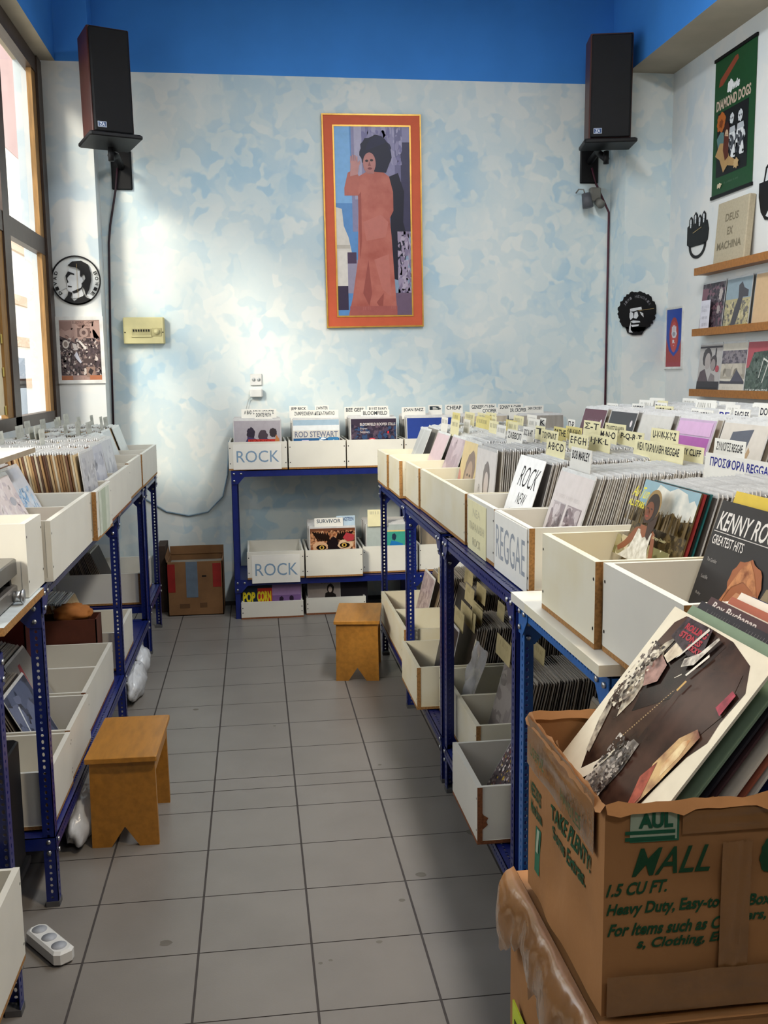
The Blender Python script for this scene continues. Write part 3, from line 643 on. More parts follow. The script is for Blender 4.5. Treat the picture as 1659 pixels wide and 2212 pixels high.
# ---- raised row by the right wall
ZR3 = 1.165 + .016
row2 = [(1.0775, [R_('#5a3040', 0, 0, 1, 1), ('s', '#b090a0', .25, .78, .75, .84, 1), ('s', '#b090a0', .25, .7, .65, .75, 2), E_('#d8d0d0', .88, .8, .04, .05)], '#5a3040', 'dark maroon record cover at the far end of the raised wall row'),
        (.6975, [R_('#36383d', 0, 0, 1, 1), ('t', '#c6c6c4', 'LEONARD', .2, .5, .8, .66, .03), E_('#d8d0d0', .88, .84, .04, .05)], '#36383d', 'charcoal record cover with large white letters in the raised wall row'),
        (.3175, [R_('#c6c4be', 0, 0, 1, 1), R_('#a9a6a2', .62, .6, .82, .84), ('s', '#8f8c88', .2, .5, .5, .53, 1), R_('#8f8780', .3, .2, .8, .46)], '#c6c4be', 'light grey record cover with a small grey photo in the raised wall row'),
        (-.0625, [R_('#b9a2bd', 0, 0, 1, 1), R_('#a3559f', .02, 0, .95, .78), ('j', '#57284f', .3, .3, .13, .24, .05), ('j', '#57284f', .72, .3, .13, .24, .05, 4), R_('#caa5c8', .02, .8, .95, .97)], '#b9a2bd', 'violet record cover with two dark heads in the raised wall row'),
        (-.4425, [R_('#c9c2b8', 0, 0, 1, 1), ('p', '#565a66', [(.1, 0), (.25, .9), (.7, .95), (.62, .6), (.5, .3), (.45, 0)]), ('p', '#a88d6c', [(.45, .1), (.7, .75), (.75, .7), (.6, .2)])], '#c9c2b8', 'pale record cover with a dark slate figure in the raised wall row'),
        (-.8225, [R_('#b9c1c4', 0, 0, 1, 1), ('b', ['#cdd4d6', '#a9b4b8', '#c2cacc'], 30, 0, 0, 1, 1, .14, 6), E_('#6d7478', .2, .3, .06, .1), E_('#6d7478', .45, .22, .05, .07)], '#b9c1c4', 'pale blue-grey record cover in the raised wall row'),
        (-1.2025, [R_('#6c6c72', 0, 0, 1, 1), ('b', ['#55555b', '#7d7d84', '#62626a'], 40, 0, 0, 1, 1, .1, 7), ('p', '#d0d0ce', [(.3, .2), (.4, .75), (.48, .8), (.5, .55), (.62, .3), (.5, .35), (.44, .5)]), ('j', '#c0c0be', .45, .82, .05, .06, .2)], '#6c6c72', 'grey record cover with a leaping pale figure nearest in the raised wall row')]
for i, (c, its, base, lb) in enumerate(row2):
    cover('R', 1.765, c, .045, ZR3, 17, its, lb, base)
    stack('R', 1.765, c, .07, .80, ZR3, .012, 16.5, 5, 'R', None, 20 + i)

# ---- left row
ZLr = ZC + .016
stack('L', -.425, -.371, .10, .47, ZLr, .0105, 22, 10, 'L', None, 31)
cover('L', -.425, -.371, .075, ZLr, 24, [R_('#cfc3c3', 0, 0, 1, 1), ('b', ['#c7bac0', '#d8cfcf', '#bdb2b8'], 140, 0, 0, 1, 1, .05, 2), E_('#9fa0aa', .7, .72, .1, .05)], 'pale pinkish plastic-wrapped record cover nearest in the long left crate', '#cfc3c3')
stack('L', -.425, .005, .16, .47, ZLr, .0105, 24, 10, 'L', None, 32)
cover('L', -.425, .005, .115, ZLr, 26, [R_('#c4c8d0', 0, 0, 1, 1), ('b', ['#8fb3d4', '#a9c4dc', '#7aa0c4', '#c9d2dc'], 160, .1, .2, .9, .75, .05, 3), E_('#6d8fb4', .4, .35, .12, .08)], 'pale blue plastic-wrapped record cover in the long left crate', '#c4c8d0')
stack('L', -.405, .40, .045, .53, ZLr, .0090, 7, 13, 'L', ('brown-edged record packed behind the grey cover in the left crate with the greenish card', 'brown-edged records in the left crate with the greenish card'), 33, gaps=((.37, .385),))
cover('L', -.405, .40, .03, ZLr, 6, [R_('#b4b4b8', 0, 0, 1, 1), ('b', ['#a9a9b0', '#c0c0c4', '#9c9ca4'], 120, .05, .05, .95, .95, .05, 4)], 'grey plastic-covered record cover in the left crate with the greenish card', '#b4b4b8')
stack('L', -.42, .81, .045, .53, ZLr, .0090, 8, 12, 'L', None, 34)
cover('L', -.42, .81, .03, ZLr, 8, [R_('#b3b5c0', 0, 0, 1, 1), ('b', ['#a5a8b6', '#bfc1cb'], 40, .1, .1, .9, .9, .12, 5)], 'bluish grey record cover in the middle of the left row', '#b3b5c0')
stack('L', -.42, 1.19, .05, .53, ZLr, .0090, 9, 12, 'L', None, 35)
stack('L', -.435, 1.72, .10, .49, ZLr, .0105, 16, 12, 'L', None, 36, .06)
cover('L', -.435, 1.70, .08, ZLr, 18, [R_('#bcc3c9', 0, 0, 1, 1), ('p', '#a3aab2', [(.3, .1), (.5, .3), (.4, .6), (.2, .5)])], 'pale grey-blue record cover toward the far end of the left row', '#bcc3c9')
cover('L', -.42, 1.19, .03, ZLr, 10, [R_('#b9bcc2', 0, 0, 1, 1), ('b', ['#a9adb6', '#c6c9ce'], 40, .1, .1, .9, .9, .08, 6)], 'light grey record cover just past the bluish grey one in the left row', '#b9bcc2')
cover('L', -.43, 2.22, .12, ZLr, 19, [R_('#c3c9cc', 0, 0, 1, 1)], 'plain pale grey record cover near the far end of the left row', '#c3c9cc')
cover('L', -.43, 2.64, .12, ZLr, 19, [R_('#ccd3d3', 0, 0, 1, 1)], 'palest record cover at the very end of the left row by the pillar', '#ccd3d3')
stack('L', -.43, 2.22, .14, .49, ZLr, .0105, 18, 12, 'L', None, 37)
stack('L', -.43, 2.64, .14, .49, ZLr, .0105, 18, 12, 'L', None, 38)

# ---- back shelf top row
ZBk = 1.034 + .016
bt = [(.225, [R_('#a8a2a8', 0, 0, 1, 1), ('j', '#352f3c', .36, .72, .09, .14, .1), ('j', '#4b4048', .62, .68, .1, .12, .1, 2), ('j', '#3b3438', .84, .74, .08, .1, .1, 3), ('p', '#45395c', [(.2, .45), (.3, .66), (.5, .6), (.7, .62), (.95, .5), (.95, .4), (.2, .4)]), R_('#b93a33', .3, .5, .88, .6), ('t', '#8f2420', 'BAND', .34, .515, .8, .585), ('p', '#d9d2cc', [(.02, .4), (.1, .55), (.24, .55), (.25, .4)]), ('p', '#b87a4c', [(.85, .4), (.9, .7), (.97, .6), (.97, .4)])], '#a8a2a8', 'record cover with several dark-haired heads and a red strip in the upper ROCK crate'),
      (.627, [R_('#9fb6c6', 0, 0, 1, 1), R_('#dfe2e2', 0, .76, 1, .88), R_('#cfcac0', 0, .6, 1, .77), ('t', '#6f7488', 'ROD STEWART', .03, .62, .97, .75, .02), R_('#2d5f8f', 0, .38, 1, .6), R_('#c9c0da', .18, .42, .33, .56), ('t', '#5a4f80', 'LIVE', .2, .46, .31, .53), ('b', ['#dfe4e8', '#3c79a8', '#1f4c78'], 30, .55, .4, .98, .62, .05, 9)], '#9fb6c6', 'blue and white record cover with grey block letters right of the upper ROCK crate'),
      (1.025, [R_('#3a3140', 0, 0, 1, 1), ('b', ['#4a4050', '#2b2838', '#5a4a58', '#33486a'], 220, 0, .35, 1, .9, .035, 5), ('t', '#d8d0cc', 'BLOOMFIELD KOOPER STILLS', .2, .85, .98, .91, .01), ('t', '#cfc6c2', 'Super', .2, .76, .36, .81), ('t', '#cfc6c2', 'Session', .2, .69, .4, .74), E_('#c9505a', .46, .46, .12, .12), E_('#e6d4d0', .46, .46, .1, .1), ('s', '#bb3333', .39, .45, .53, .5, 4), E_('#c9303a', .82, .7, .02, .03)], '#3a3140', 'dark record cover with white titles and round red sticker in the third back crate')]
for i, (c, its, base, lb) in enumerate(bt):
    cover('B', 3.03, c, .04, ZBk, 7, its, lb, base, rough=.2)
    stack('B', 3.03, c, .055, .44, ZBk, .012, 7, 4, 'R', None, 40 + i)
cover('B', 3.03, 1.42, .05, ZBk, 8, [R_('#27408c', 0, 0, 1, 1), R_('#cfd2d8', .3, 0, 1, .8)], 'record cover with a dark blue corner behind the far end of the right row', '#27408c')
stack('B', 3.03, 1.42, .065, .44, ZBk, .012, 8, 4, 'R', None, 44); stack('B', 3.03, 1.82, .05, .44, ZBk, .012, 8, 4, 'R', None, 45); stack('B', 3.03, 2.225, .05, .44, ZBk, .012, 8, 4, 'R', None, 46)
# ---- back shelf middle row
ZBm = .279 + .016
cat = [R_('#6d4430', 0, 0, 1, 1), ('n', '#c08a62', '#4a281c', 60, [(0, .25), (1, .25), (1, .93), (0, .93)]), ('b', ['#b07a55', '#8a5236', '#c79a78', '#3a211a'], 260, 0, .3, 1, .95, .025, 11), ('j', '#1b1316', .5, .5, .17, .3, .12), ('j', '#c9a07c', .22, .6, .17, .11, .1, 3), ('j', '#d2b08e', .78, .64, .17, .11, .1, 4)]
for k in range(7): cat.append(('p', '#20140f', [(.04 + .05 * k, .92 - .02 * k), (.08 + .05 * k, .93), (.2 + .04 * k, .72), (.17 + .04 * k, .72)])); cat.append(('p', '#20140f', [(.96 - .05 * k, .92 - .02 * k), (.92 - .05 * k, .93), (.8 - .04 * k, .74), (.83 - .04 * k, .74)]))
cat += [E_('#120c0a', .24, .58, .11, .055), E_('#c9a24a', .25, .58, .055, .045), E_('#120c0a', .25, .58, .025, .03), E_('#120c0a', .76, .62, .11, .055), E_('#c9a24a', .75, .62, .055, .045), E_('#120c0a', .75, .62, .025, .03), ('p', '#a83a40', [(.72, .78), (.8, .9), (.98, .84), (.96, .72), (.82, .7)])]
cover('B', 3.01, .725, .045, ZBm, 6, cat, 'orange and black striped animal face record cover on the middle level of the back shelf', '#6d4430', rough=.2)
stack('B', 3.01, .725, .06, .44, ZBm, .012, 6, 3, 'R', None, 50)
cover('B', 3.085, 1.13, .05, ZBm, 6, [R_('#a9b2ae', 0, 0, 1, 1), R_('#3f9a86', .42, .3, 1, .84), R_('#d9c27a', .42, .84, 1, .87), ('p', '#2472b0', [(.5, .34), (.5, .5), (.56, .64), (.66, .62), (.82, .56), (.84, .34)]), ('j', '#25354a', .62, .72, .05, .08, .1)], 'record cover in grey, green and blue with a blue figure on the middle level', '#a9b2ae')
stack('B', 3.085, 1.13, .067, .36, ZBm, .012, 6, 3, 'R', None, 51); stack('B', 3.085, 1.5275, .06, .36, ZBm, .012, 5, 3, 'D', None, 52)
# ---- on the floor under the back shelf
pc = [R_('#16283c', 0, 0, 1, 1), R_('#b8332a', .52, .25, 1, .9), ('t', '#e0cf2a', 'POP', .03, .42, .44, .78, .05), ('t', '#e0cf2a', 'CORN', .5, .44, .97, .8, .05)] + [('j', '#cfd4d8', .1 + .12 * k, .38, .03, .03, .5, k) for k in range(4)]
M_small = dict(zb=.0125)
cover('B', 3.02, .19, .046, .016, 8, pc, 'record cover lettered POP CORN in yellow in the floor crate', '#16283c', size=.66, sleeve=False)
cover('B', 3.02, .39, .046, .016, 9, [R_('#7f5f94', 0, 0, 1, 1), R_('#a183b4', .02, .62, .98, .96), ('j', '#2f2038', .35, .48, .07, .1, .1), ('j', '#2f2038', .68, .5, .07, .1, .1, 3)], 'violet record cover beside the yellow lettered cover in the floor crate', '#7f5f94', size=.68)
cover('B', 3.07, .66, .036, .016, 9, [R_('#9d9490', 0, 0, 1, 1), ('t', '#6d6664', 'Zodiac', .4, .84, .8, .93), ('p', '#1e1a1a', [(.5, .3), (.54, .55), (.7, .62), (.86, .5), (.9, .3)]), ('j', '#1e1a1a', .7, .68, .11, .16, .06), E_('#c0b0a8', .69, .66, .06, .09)], 'pale record cover with a dark-haired figure in the floor crate behind the far stool', '#9d9490', size=.72)
cover('B', 3.07, .86, .04, .016, 9, [], 'dark blank record cover in the floor crate behind the far stool', '#211f26', size=.7, sleeve=False)

# ---- lower right stacks
def low(fx, c, d0, d1, zb, t, seed, ind=None, kind='D', pitch=.0115): stack('R', fx, c, d0, d1, zb, pitch, t, 5, kind, ind, seed)
low(.922, 1.765, .22, .70, .222, 16, 60); low(.922, 1.31, .3, .70, .222, 12, 61)
cover('R', .922, 1.765, .18, .22, 14, [R_('#a48f8f', 0, 0, 1, 1), ('b', ['#8d7678', '#b6a2a0', '#a08a8a'], 160, 0, 0, 1, 1, .05, 5)], 'dusty pink record cover low on the far right shelf', '#a48f8f')
low(.88, .66, .22, .74, .22, 12, 63)
cover('R', .88, .66, .135, .22, 12, [R_('#2b2a2e', 0, 0, 1, 1), ('p', '#9c3b33', [(.3, 0), (.32, .3), (.5, .62), (.62, .66), (.66, .4), (.58, 0)]), ('p', '#b5604e', [(.4, .1), (.5, .5), (.58, .5), (.52, .1)]), ('p', '#6d6f75', [(.7, 0), (.8, .5), (.86, .5), (.9, 0)])], 'black record cover with a red vertical shape low on the right', '#2b2a2e')
stack('R', .976, -.12, .14, .67, .222, .0115, 14, 4, 'D', ('dusty plastic-covered record packed low on the right between the dark and bright blue posts', 'dusty records low on the right between the blue posts'), 64)
cover('R', .976, -.12, .115, .222, 15, [R_('#8d8480', 0, 0, 1, 1), ('b', ['#7d7470', '#9d948e'], 40, 0, 0, 1, 1, .12, 5)], 'dusty grey plastic-covered record at the front of the low right stack by the clear bag', '#8d8480')
low(1.0, -.59, .3, .62, .205, 12, 65); low(1.0, -1.035, .20, .62, .207, 12, 66)
for k in range(3): low(.96, -1.43 - .005 * k, .25 + .2 * k, .4 + .2 * k, .205, 10, 67 + k)
cover('R', .868, -.60, .10, .205, 30, [R_('#5f5457', 0, 0, 1, 1), ('b', ['#2f292d', '#c9bfbc', '#8d7470', '#463c44', '#a89a94', '#e0d8d0', '#7c4a4a', '#2f292d', '#c7a63a'], 800, 0, 0, 1, 1, .017, 15)], 'busy multicoloured collage record cover leaning low in the stained crate', '#5f5457')

# ---- lower left
stack('L', -.475, .007, .12, .36, ZL + .016, .012, 26, 18, 'D', None, 70)
cover('L', -.475, .007, .09, ZL + .016, 27, [R_('#343b52', 0, 0, 1, 1), ('b', ['#23283a', '#4a5470', '#5f6884'], 50, 0, 0, 1, 1, .12, 3), ('p', '#cfd4da', [(.1, .2), (.13, .2), (.3, .8), (.26, .8)])], 'dark blue plastic-wrapped record cover low on the left beside the near stool', '#343b52')
stack('L', -.49, .417, .19, .36, ZL + .016, .012, 26, 14, 'D', None, 71)
cover('L', -.49, .417, .16, ZL + .016, 28, [R_('#8d8a86', 0, 0, 1, 1), ('p', '#a03c44', [(.2, .5), (.4, .9), (.5, .9), (.4, .4)])], 'pinkish grey plastic-wrapped record cover low on the left shelf', '#8d8a86')
stack('L', -.48, 1.4, .16, .39, ZL + .016, .012, 22, 12, 'L', None, 72)
stack('L', -.50, 2.5, .18, .40, .322, .012, 22, 12, 'D', None, 74)
tag(STUFF.build('record_sleeves'), 'mass of plastic-covered records packed edge-on in the remaining crates', 'records', None, 'stuff')

# ------------------------------------------------------------------ divider cards
def card(face, x, y, w, ztop, text, label, cm=M_CREAM, tc='#1c1c22', h=.085, tilt=5, lines=None, seed=1, group=None, spin=0):
    mb = MB(); mb.box(-w / 2, w / 2, -.0006, .0006, 0, h, cm)
    tz = .042 / h
    if text: art(mb, [('t', tc, text, .08, 1 - tz * .86, .92, 1 - tz * .22, .02)], w, h, -.0006, None, -w / 2, 0, rough=.7)
    else: art(mb, [('s', tc, .12, 1 - tz * .8, .86, 1 - tz * .3, seed)], w, h, -.0006, None, -w / 2, 0, rough=.7)
    hh = h * math.sin(RAD(tilt)); dx, dy = {'R': (-hh, 0), 'L': (hh, 0), 'B': (0, -hh)}[face]
    o = mb.build('divider_card', None, place(face, x + dx, y + dy, ztop - h * math.cos(RAD(tilt)), tilt, spin))
    tag(o, label, 'divider card', group); return o
P, C, Y = M_PAPER, M_CREAM, M_YEL
r1 = [('BOB MARLEY', 1.198, -0.765, 0.19, 1.438, P, 'white divider card handwritten with a name right behind the four-photo cover'),
      ('A·B·C·D', 1.237, -0.386, 0.21, 1.438, C, 'cream divider card lettered A B C D behind the white sign'),
      ('ΤΟΥΡΝΑΣ', 1.381, 0.16, 0.23, 1.439, C, 'cream divider card lettered in Greek beginning TOY left of the yellow card'),
      ('T', 1.423, 0.43, 0.14, 1.441, C, 'small cream divider card with a single letter T'),
      ('PATHE', 1.48, 0.33, 0.18, 1.44, Y, 'yellow divider card lettered in small dark capitals'),
      ('E·F·G·H', 1.394, -0.16, 0.21, 1.441, C, 'cream divider card lettered E F G H'),
      ('I·J·K·L', 1.446, -0.24, 0.22, 1.441, C, 'cream divider card lettered I J K L'),
      ('M·N·O', 1.611, 0.12, 0.2, 1.441, C, 'cream divider card lettered M N O'),
      ('Σ-Τ', 1.66, 0.45, 0.21, 1.458, C, 'tall cream divider card lettered Σ-T before the maroon cover'),
      ('ΣΥΛΛΟΓΕΣ ΕΛΛΗΝΙΚΑ', 1.655, 0.16, 0.23, 1.46, C, 'cream divider card with a long cramped Greek word below the charcoal cover'),
      ('P-Q-R-T', 1.64, -0.05, 0.25, 1.441, C, 'cream divider card lettered P Q R T'),
      ('U-V-W-X-Y-Z', 1.665, -0.302, 0.24, 1.463, C, 'cream divider card lettered U V W X Y Z'),
      ('ΝΕΑ ΠΑΡΑΛΑΒΗ REGGAE', 1.517, -0.591, 0.4, 1.439, C, 'wide cream divider card lettered NEA ΠΑΡΑΛΑΒΗ REGGAE'),
      ('JIMMY CLIFF', 1.558, -0.73, 0.22, 1.437, C, 'cream divider card with a name ending CLIFF, partly hidden'),
      ('ΣΥΛΛΟΓΕΣ REGGAE', 1.66, -0.8, 0.2, 1.457, P, 'white divider card lettered in Greek and REGGAE toward the raised row'),
      ('Υ·Φ·Χ·Ψ·Ω', 1.545, 0.35, 0.21, 1.44, Y, 'yellow divider card lettered with spaced Greek capitals'),
      ('Π·Ρ', 1.66, 0.73, 0.1, 1.452, P, 'small white divider card lettered Π P before the back wall'),
      ('ΣΑΒΒΟΠ', 1.26, 0.24, 0.24, 1.437, P, 'white divider card in bold capitals behind the long-haired woman cover'),
      ('K', 1.65, 1.15, 0.1, 1.441, P, 'tiny white divider card with the letter K'),
      ('SOC & HIT', 1.354, 0.37, 0.16, 1.44, P, 'white divider card reading SOC, left of the Greek cards')]
for t, x, y, w, z, cm_, lb in r1: card('R', x, y, w, z, t, lb, cm_)
card('R', 1.487, -1.20, .40, 1.439, 'ΠΡΟΣΦΟΡΑ REGGAE', 'large white card lettered ΠΡΟΣΦΟΡΑ REGGAE in dark blue behind the landscape cover', P, '#232a86', .10)
k = 0
for x, y, w, cm_ in ((1.271, 1.2, .14, P), (1.404, 1.42, .3, Y), (1.423, 1.25, .1, C), (1.21, 1.2, .2, C), (1.215, 1.5, .17, P), (1.424, 1.83, .25, C), (1.478, 1.58, .2, Y), (1.521, 1.9, .3, C), (1.529, 1.75, .24, C), (1.428, .9, .18, C), (1.603, 1.15, .2, P), (1.34, 1.8, .2, Y), (1.30, .62, .16, P), (1.62, 1.5, .2, C), (1.65, 1.35, .18, P), (1.46, 1.05, .2, Y), (1.36, 1.0, .18, C)):
    k += 1; card('R', x, y, w, 1.438 + .010 * (k % 3 == 0), None, 'illegible cream or yellow divider card in the cluster far along the right row', cm_, '#5a5a52', seed=k, group='illegible divider cards at the far right')
r2c = [('LEONARD C', 2.0, 1.12, .15, 1.51, P, 'white divider card standing right above the maroon cover'), ('CAT STEVENS', 2.06, .93, .15, 1.512, P, 'white divider card with a two-word name above the charcoal cover'), ('JOHN CALE', 2.0, .82, .11, 1.50, P, 'white divider card standing low right behind the charcoal cover'), ('DYLAN', 2.12, .80, .14, 1.52, P, 'white divider card with short bold capitals above the light grey cover'),
       ('IN THE LAND', 2.05, .60, .2, 1.512, C, 'cream divider card lettered in three words above the light grey cover'), ('BOB DYLAN', 2.06, .28, .12, 1.51, P, 'white divider card in black capitals above the violet cover'), ('MILES DAVIS', 2.03, .14, .13, 1.51, P, 'white divider card lettered in thin capitals above the violet cover'), ('BE', 2.05, .02, .1, 1.515, P, 'small white divider card with two bold blue letters in the raised row'),
       ('EAGLES', 2.05, -.12, .13, 1.522, P, 'white divider card lettered in grey capitals right of the blue-lettered card'), ('DOORS', 2.06, -.30, .14, 1.54, P, 'white divider card lettered DOORS at the right photo edge'), ('C', 2.18, .92, .12, 1.525, C, 'cream divider card with a single letter C in the raised row')]
for t, x, y, w, z, cm_, lb in r2c: card('R', x, y, w, z, t, lb, cm_, '#2a2a38' if t != 'BE' else '#2a2f8a')
for x, y in ((2.2, 1.05), (2.25, 1.15), (2.3, .68), (2.35, .3), (2.4, .36), (2.3, -.04), (2.35, -.4), (2.3, .05), (2.15, 1.05), (2.4, 1.1), (2.4, .7), (2.45, -.1), (2.2, .5), (2.15, .15)):
    k += 1; card('R', x, y, .12 + .08 * random.random(), 1.52 + .02 * random.random(), None, 'white divider card with illegible small writing farther back in the raised wall row', P, '#77776f', seed=k, group='illegible divider cards in the raised wall row')
bc = [('A BAD CCR BLACKMORE', 0.24, 3.2, 0.24, 1.44, P, 'white divider card with a long line of capitals above the upper ROCK crate'), ('DONTE FRITH', 0.27, 3.12, 0.12, 1.425, P, 'smaller white divider card low in front of the upper ROCK crate stack'),
      ('JEFF BECK', 0.52, 3.36, 0.13, 1.452, P, 'white divider card with a short name at the left of the second back crate'), ('ΖΑΦΡΕΙΣΜΕΝΑ ΔΙΣΚΑ-ΤΑΜΠΛΟ', 0.62, 3.14, 0.33, 1.428, P, 'long white divider card in Greek capitals above the second back crate'), ('J.WINTER', 0.69, 3.4, 0.1, 1.452, P, 'white divider card with a short name behind the long Greek card'),
      ('BEE GEES', 0.92, 3.34, 0.15, 1.44, P, 'faint white divider card at the left of the third back crate'), ('BLUES BAND', 1.08, 3.3, 0.15, 1.444, P, 'white divider card reading BLUES above the third back crate'), ('BLOOMFIELD', 1.04, 3.13, 0.2, 1.424, P, 'white divider card in thin capitals right above the dark cover'),
      ('JOAN BAEZ', 1.33, 3.25, 0.17, 1.435, P, 'white divider card with a woman\'s name above the fourth back crate'), ('B', 1.5, 3.32, 0.1, 1.444, P, 'white divider card with the single letter B'), ('CHEAP', 1.64, 3.34, 0.13, 1.444, P, 'white divider card right of the letter B card'),
      ('GENESIS CLASH', 1.86, 3.36, 0.2, 1.446, P, 'white divider card with two capital words near the right end of the back shelf'), ('COOPER', 1.87, 3.2, 0.12, 1.424, P, 'white divider card reading COOPER'), ('SONNY & CHER', 2.06, 3.34, 0.19, 1.443, P, 'white divider card with two names joined by an ampersand'), ('DR. CROPPER', 2.08, 3.2, 0.14, 1.424, P, 'pale blue-lettered divider card beginning DR'), ('JOAN CROSBY', 2.22, 3.28, 0.14, 1.43, P, 'white divider card at the right end of the back shelf')]
for t, x, y, w, z, cm_, lb in bc: card('B', x, y, w, z, t, lb, cm_, '#26323a', tilt=4)
card('B', .70, 3.10, .2, .68, 'SURVIVOR', 'white divider card above the striped animal face cover', P, '#55606a', .11, tilt=4); card('B', .82, 3.11, .13, .69, 'SPRINGSTEEN', 'bluish divider card at the right above the striped animal face cover', mat('pale_blue_card', '#b9cfdf', .6), '#2f4a7a', .11, tilt=4)
card('B', 1.05, 3.16, .14, .72, None, 'cream divider card above the grey sleeves on the middle level', C, '#777777', .12, tilt=3)
for x, y, w in ((-.925, 1.3, .2), (-.98, 1.72, .17), (-1.0, 2.2, .18), (-.99, 2.6, .17), (-.944, 2.3, .14), (-.96, 2.7, .2), (-.868, 2.6, .145), (-.793, 2.62, .14), (-.70, 2.55, .2), (-.853, 1.22, .12), (-.821, 1.2, .16), (-.783, 1.7, .12), (-.707, 1.62, .15), (-.667, 1.72, .2), (-.674, 2.2, .12), (-.9, .82, .15), (-.8, 1.2, .14), (-.72, .8, .12), (-.95, .4, .18)):
    k += 1; card('L', x, y, w * .8, 1.425 + .022 * random.random(), None, 'greyish divider card with illegible writing sticking up from the left row', mat('grey_card', '#c4c5bb', .7), '#9a9b92', seed=k, group='divider cards in the left row')
for x, y, w in ((1.109, .62, .2), (1.264, 1.1, .2), (1.339, 1.46, .2), (1.319, 1.08, .2), (1.156, .68, .24), (1.16, .6, .18), (1.20, .64, .18), (1.212, .7, .2), (1.17, .05, .22), (1.2, -.02, .18), (1.192, 1.5, .14), (1.315, .66, .13), (1.3, .02, .2)):
    k += 1; card('R', x, y, w, .60 + .02 * random.random(), None, 'brownish divider card sticking up from the low right stacks', mat('tan_card', '#c2b284', .7), '#9a8a62', seed=k, group='divider cards in the low right stacks')

# ------------------------------------------------------------------ framed portrait photograph on the back wall
def framed(name, M, w, h, items, label, catg, rim, rimw, mat_, matw, depth=.025):
    r = empty(name, M); tag(r, label, catg)
    f = MB()
    for (a, b, c, d) in ((0, w, 0, rimw), (0, w, h - rimw, h), (0, rimw, rimw, h - rimw), (w - rimw, w, rimw, h - rimw)): f.box(a, b, -depth, 0, c, d, rim)
    f.build('frame', r)
    p = MB(); p.box(rimw, w - rimw, -depth + .006, -.002, rimw, h - rimw, mat_); p.build('mount', r)
    if matw:
        g = MB(); i = matw; q = rimw * 1.1
        for (a, b, c, d) in ((i - q, w - i + q, i - q, i), (i - q, w - i + q, h - i, h - i + q), (i - q, i, i, h - i), (w - i, w - i + q, i, h - i)): g.box(a, b, -depth + .001, -depth + .008, c, d, rim)
        g.build('inner_frame', r)
    p = MB(); p.box(matw or rimw, w - (matw or rimw), -depth + .0045, -depth + .007, matw or rimw, h - (matw or rimw), ink('#8aa0b8'))
    art(p, items, w - 2 * (matw or rimw), h - 2 * (matw or rimw), -depth + .0045, None, matw or rimw, matw or rimw, dy=.00012, rough=.4); p.build('picture', r)
    return r
SK, RB, RB2 = '#c08a86', '#b8695c', '#bf7368'
rob = [R_('#5d8fc6', 0, 0, .5, 1), ('p', '#7fb0de', [(0, .6), (.22, .6), (.2, 1), (0, 1)]), R_('#8a86a6', .22, .45, 1, 1), R_('#a9a4bc', .26, .62, .36, 1), R_('#6d6a8c', .8, .72, .9, 1), R_('#3b3855', .88, .45, 1, .92), ('b', ['#8d88a8', '#9d98b4', '#77729a'], 100, .36, .8, .9, 1, .022, 3),
       ('p', '#d9d2c8', [(0, .16), (0, .58), (.08, .57), (.1, .48), (.16, .42), (.2, .34), (.26, .33), (.26, .16)]), R_('#bdb4a8', 0, .36, .18, .38), R_('#e0d9cf', .02, .1, .14, .35), R_('#9a93a8', .14, .12, .28, .3), R_('#3a3048', 0, .03, .14, .16), R_('#4b3a55', .14, .28, .26, .34),
       ('p', '#15162b', [(.72, .74), (.84, .76), (.92, .66), (.9, .5), (.96, .4), (.88, .18), (.74, .2)]), ('b', ['#9d8fa6', '#b3a6b8', '#837690'], 140, .82, .04, 1, .45, .022, 7), R_('#6f5a70', .78, 0, 1, .12),
       ('n', '#bd7063', '#a95a4e', 9, [(.31, .74), (.42, .765), (.62, .77), (.72, .74), (.77, .66), (.77, .56), (.72, .52), (.74, .42), (.77, .2), (.8, 0), (.14, 0), (.2, .1), (.28, .3), (.3, .55), (.3, .64)]),
       ('p', RB, [(.3, .64), (.12, .64), (.12, .68), (.17, .76), (.26, .78), (.32, .74)]), ('p', RB2, [(.36, .5), (.6, .54), (.7, .5), (.66, .42), (.4, .4)]), ('p', RB2, [(.5, .3), (.7, .33), (.72, .1), (.6, .14)]), ('p', '#9c5149', [(.34, .12), (.42, .3), (.46, .12), (.42, .05)]), ('p', '#9c5149', [(.6, .02), (.62, .12), (.52, .07)]), ('p', '#a05249', [(.3, .64), (.34, .66), (.34, .4), (.31, .3)]), R_('#a85c56', .16, 0, .8, .05), ('s', '#d8a49c', .34, .03, .46, .045, 3), ('s', '#d8a49c', .7, .035, .8, .05, 4),
       ('j', '#10122e', .54, .87, .21, .085, .07), ('j', '#14163a', .58, .86, .18, .09, .06, 4), ('p', '#10122e', [(.33, .86), (.42, .77), (.68, .76), (.76, .84), (.7, .92)]),
       E_('#b57a74', .46, .81, .085, .056), R_('#b07570', .42, .755, .52, .785), E_('#2a1a20', .425, .822, .022, .006), E_('#2a1a20', .49, .825, .022, .006), ('p', '#8d5550', [(.46, .82), (.48, .795), (.44, .795)]), E_('#7c3f42', .465, .782, .03, .006),
       ('p', SK, [(.2, .74), (.3, .75), (.32, .79), (.3, .82), (.21, .82)])] + [('p', SK, [(.205 + .026 * q, .81), (.226 + .026 * q, .81), (.224 + .026 * q, .855 - .006 * abs(q - 1.4)), (.208 + .026 * q, .855 - .006 * abs(q - 1.4))]) for q in range(4)] + [('p', SK, [(.29, .77), (.34, .81), (.33, .825), (.28, .8)])]
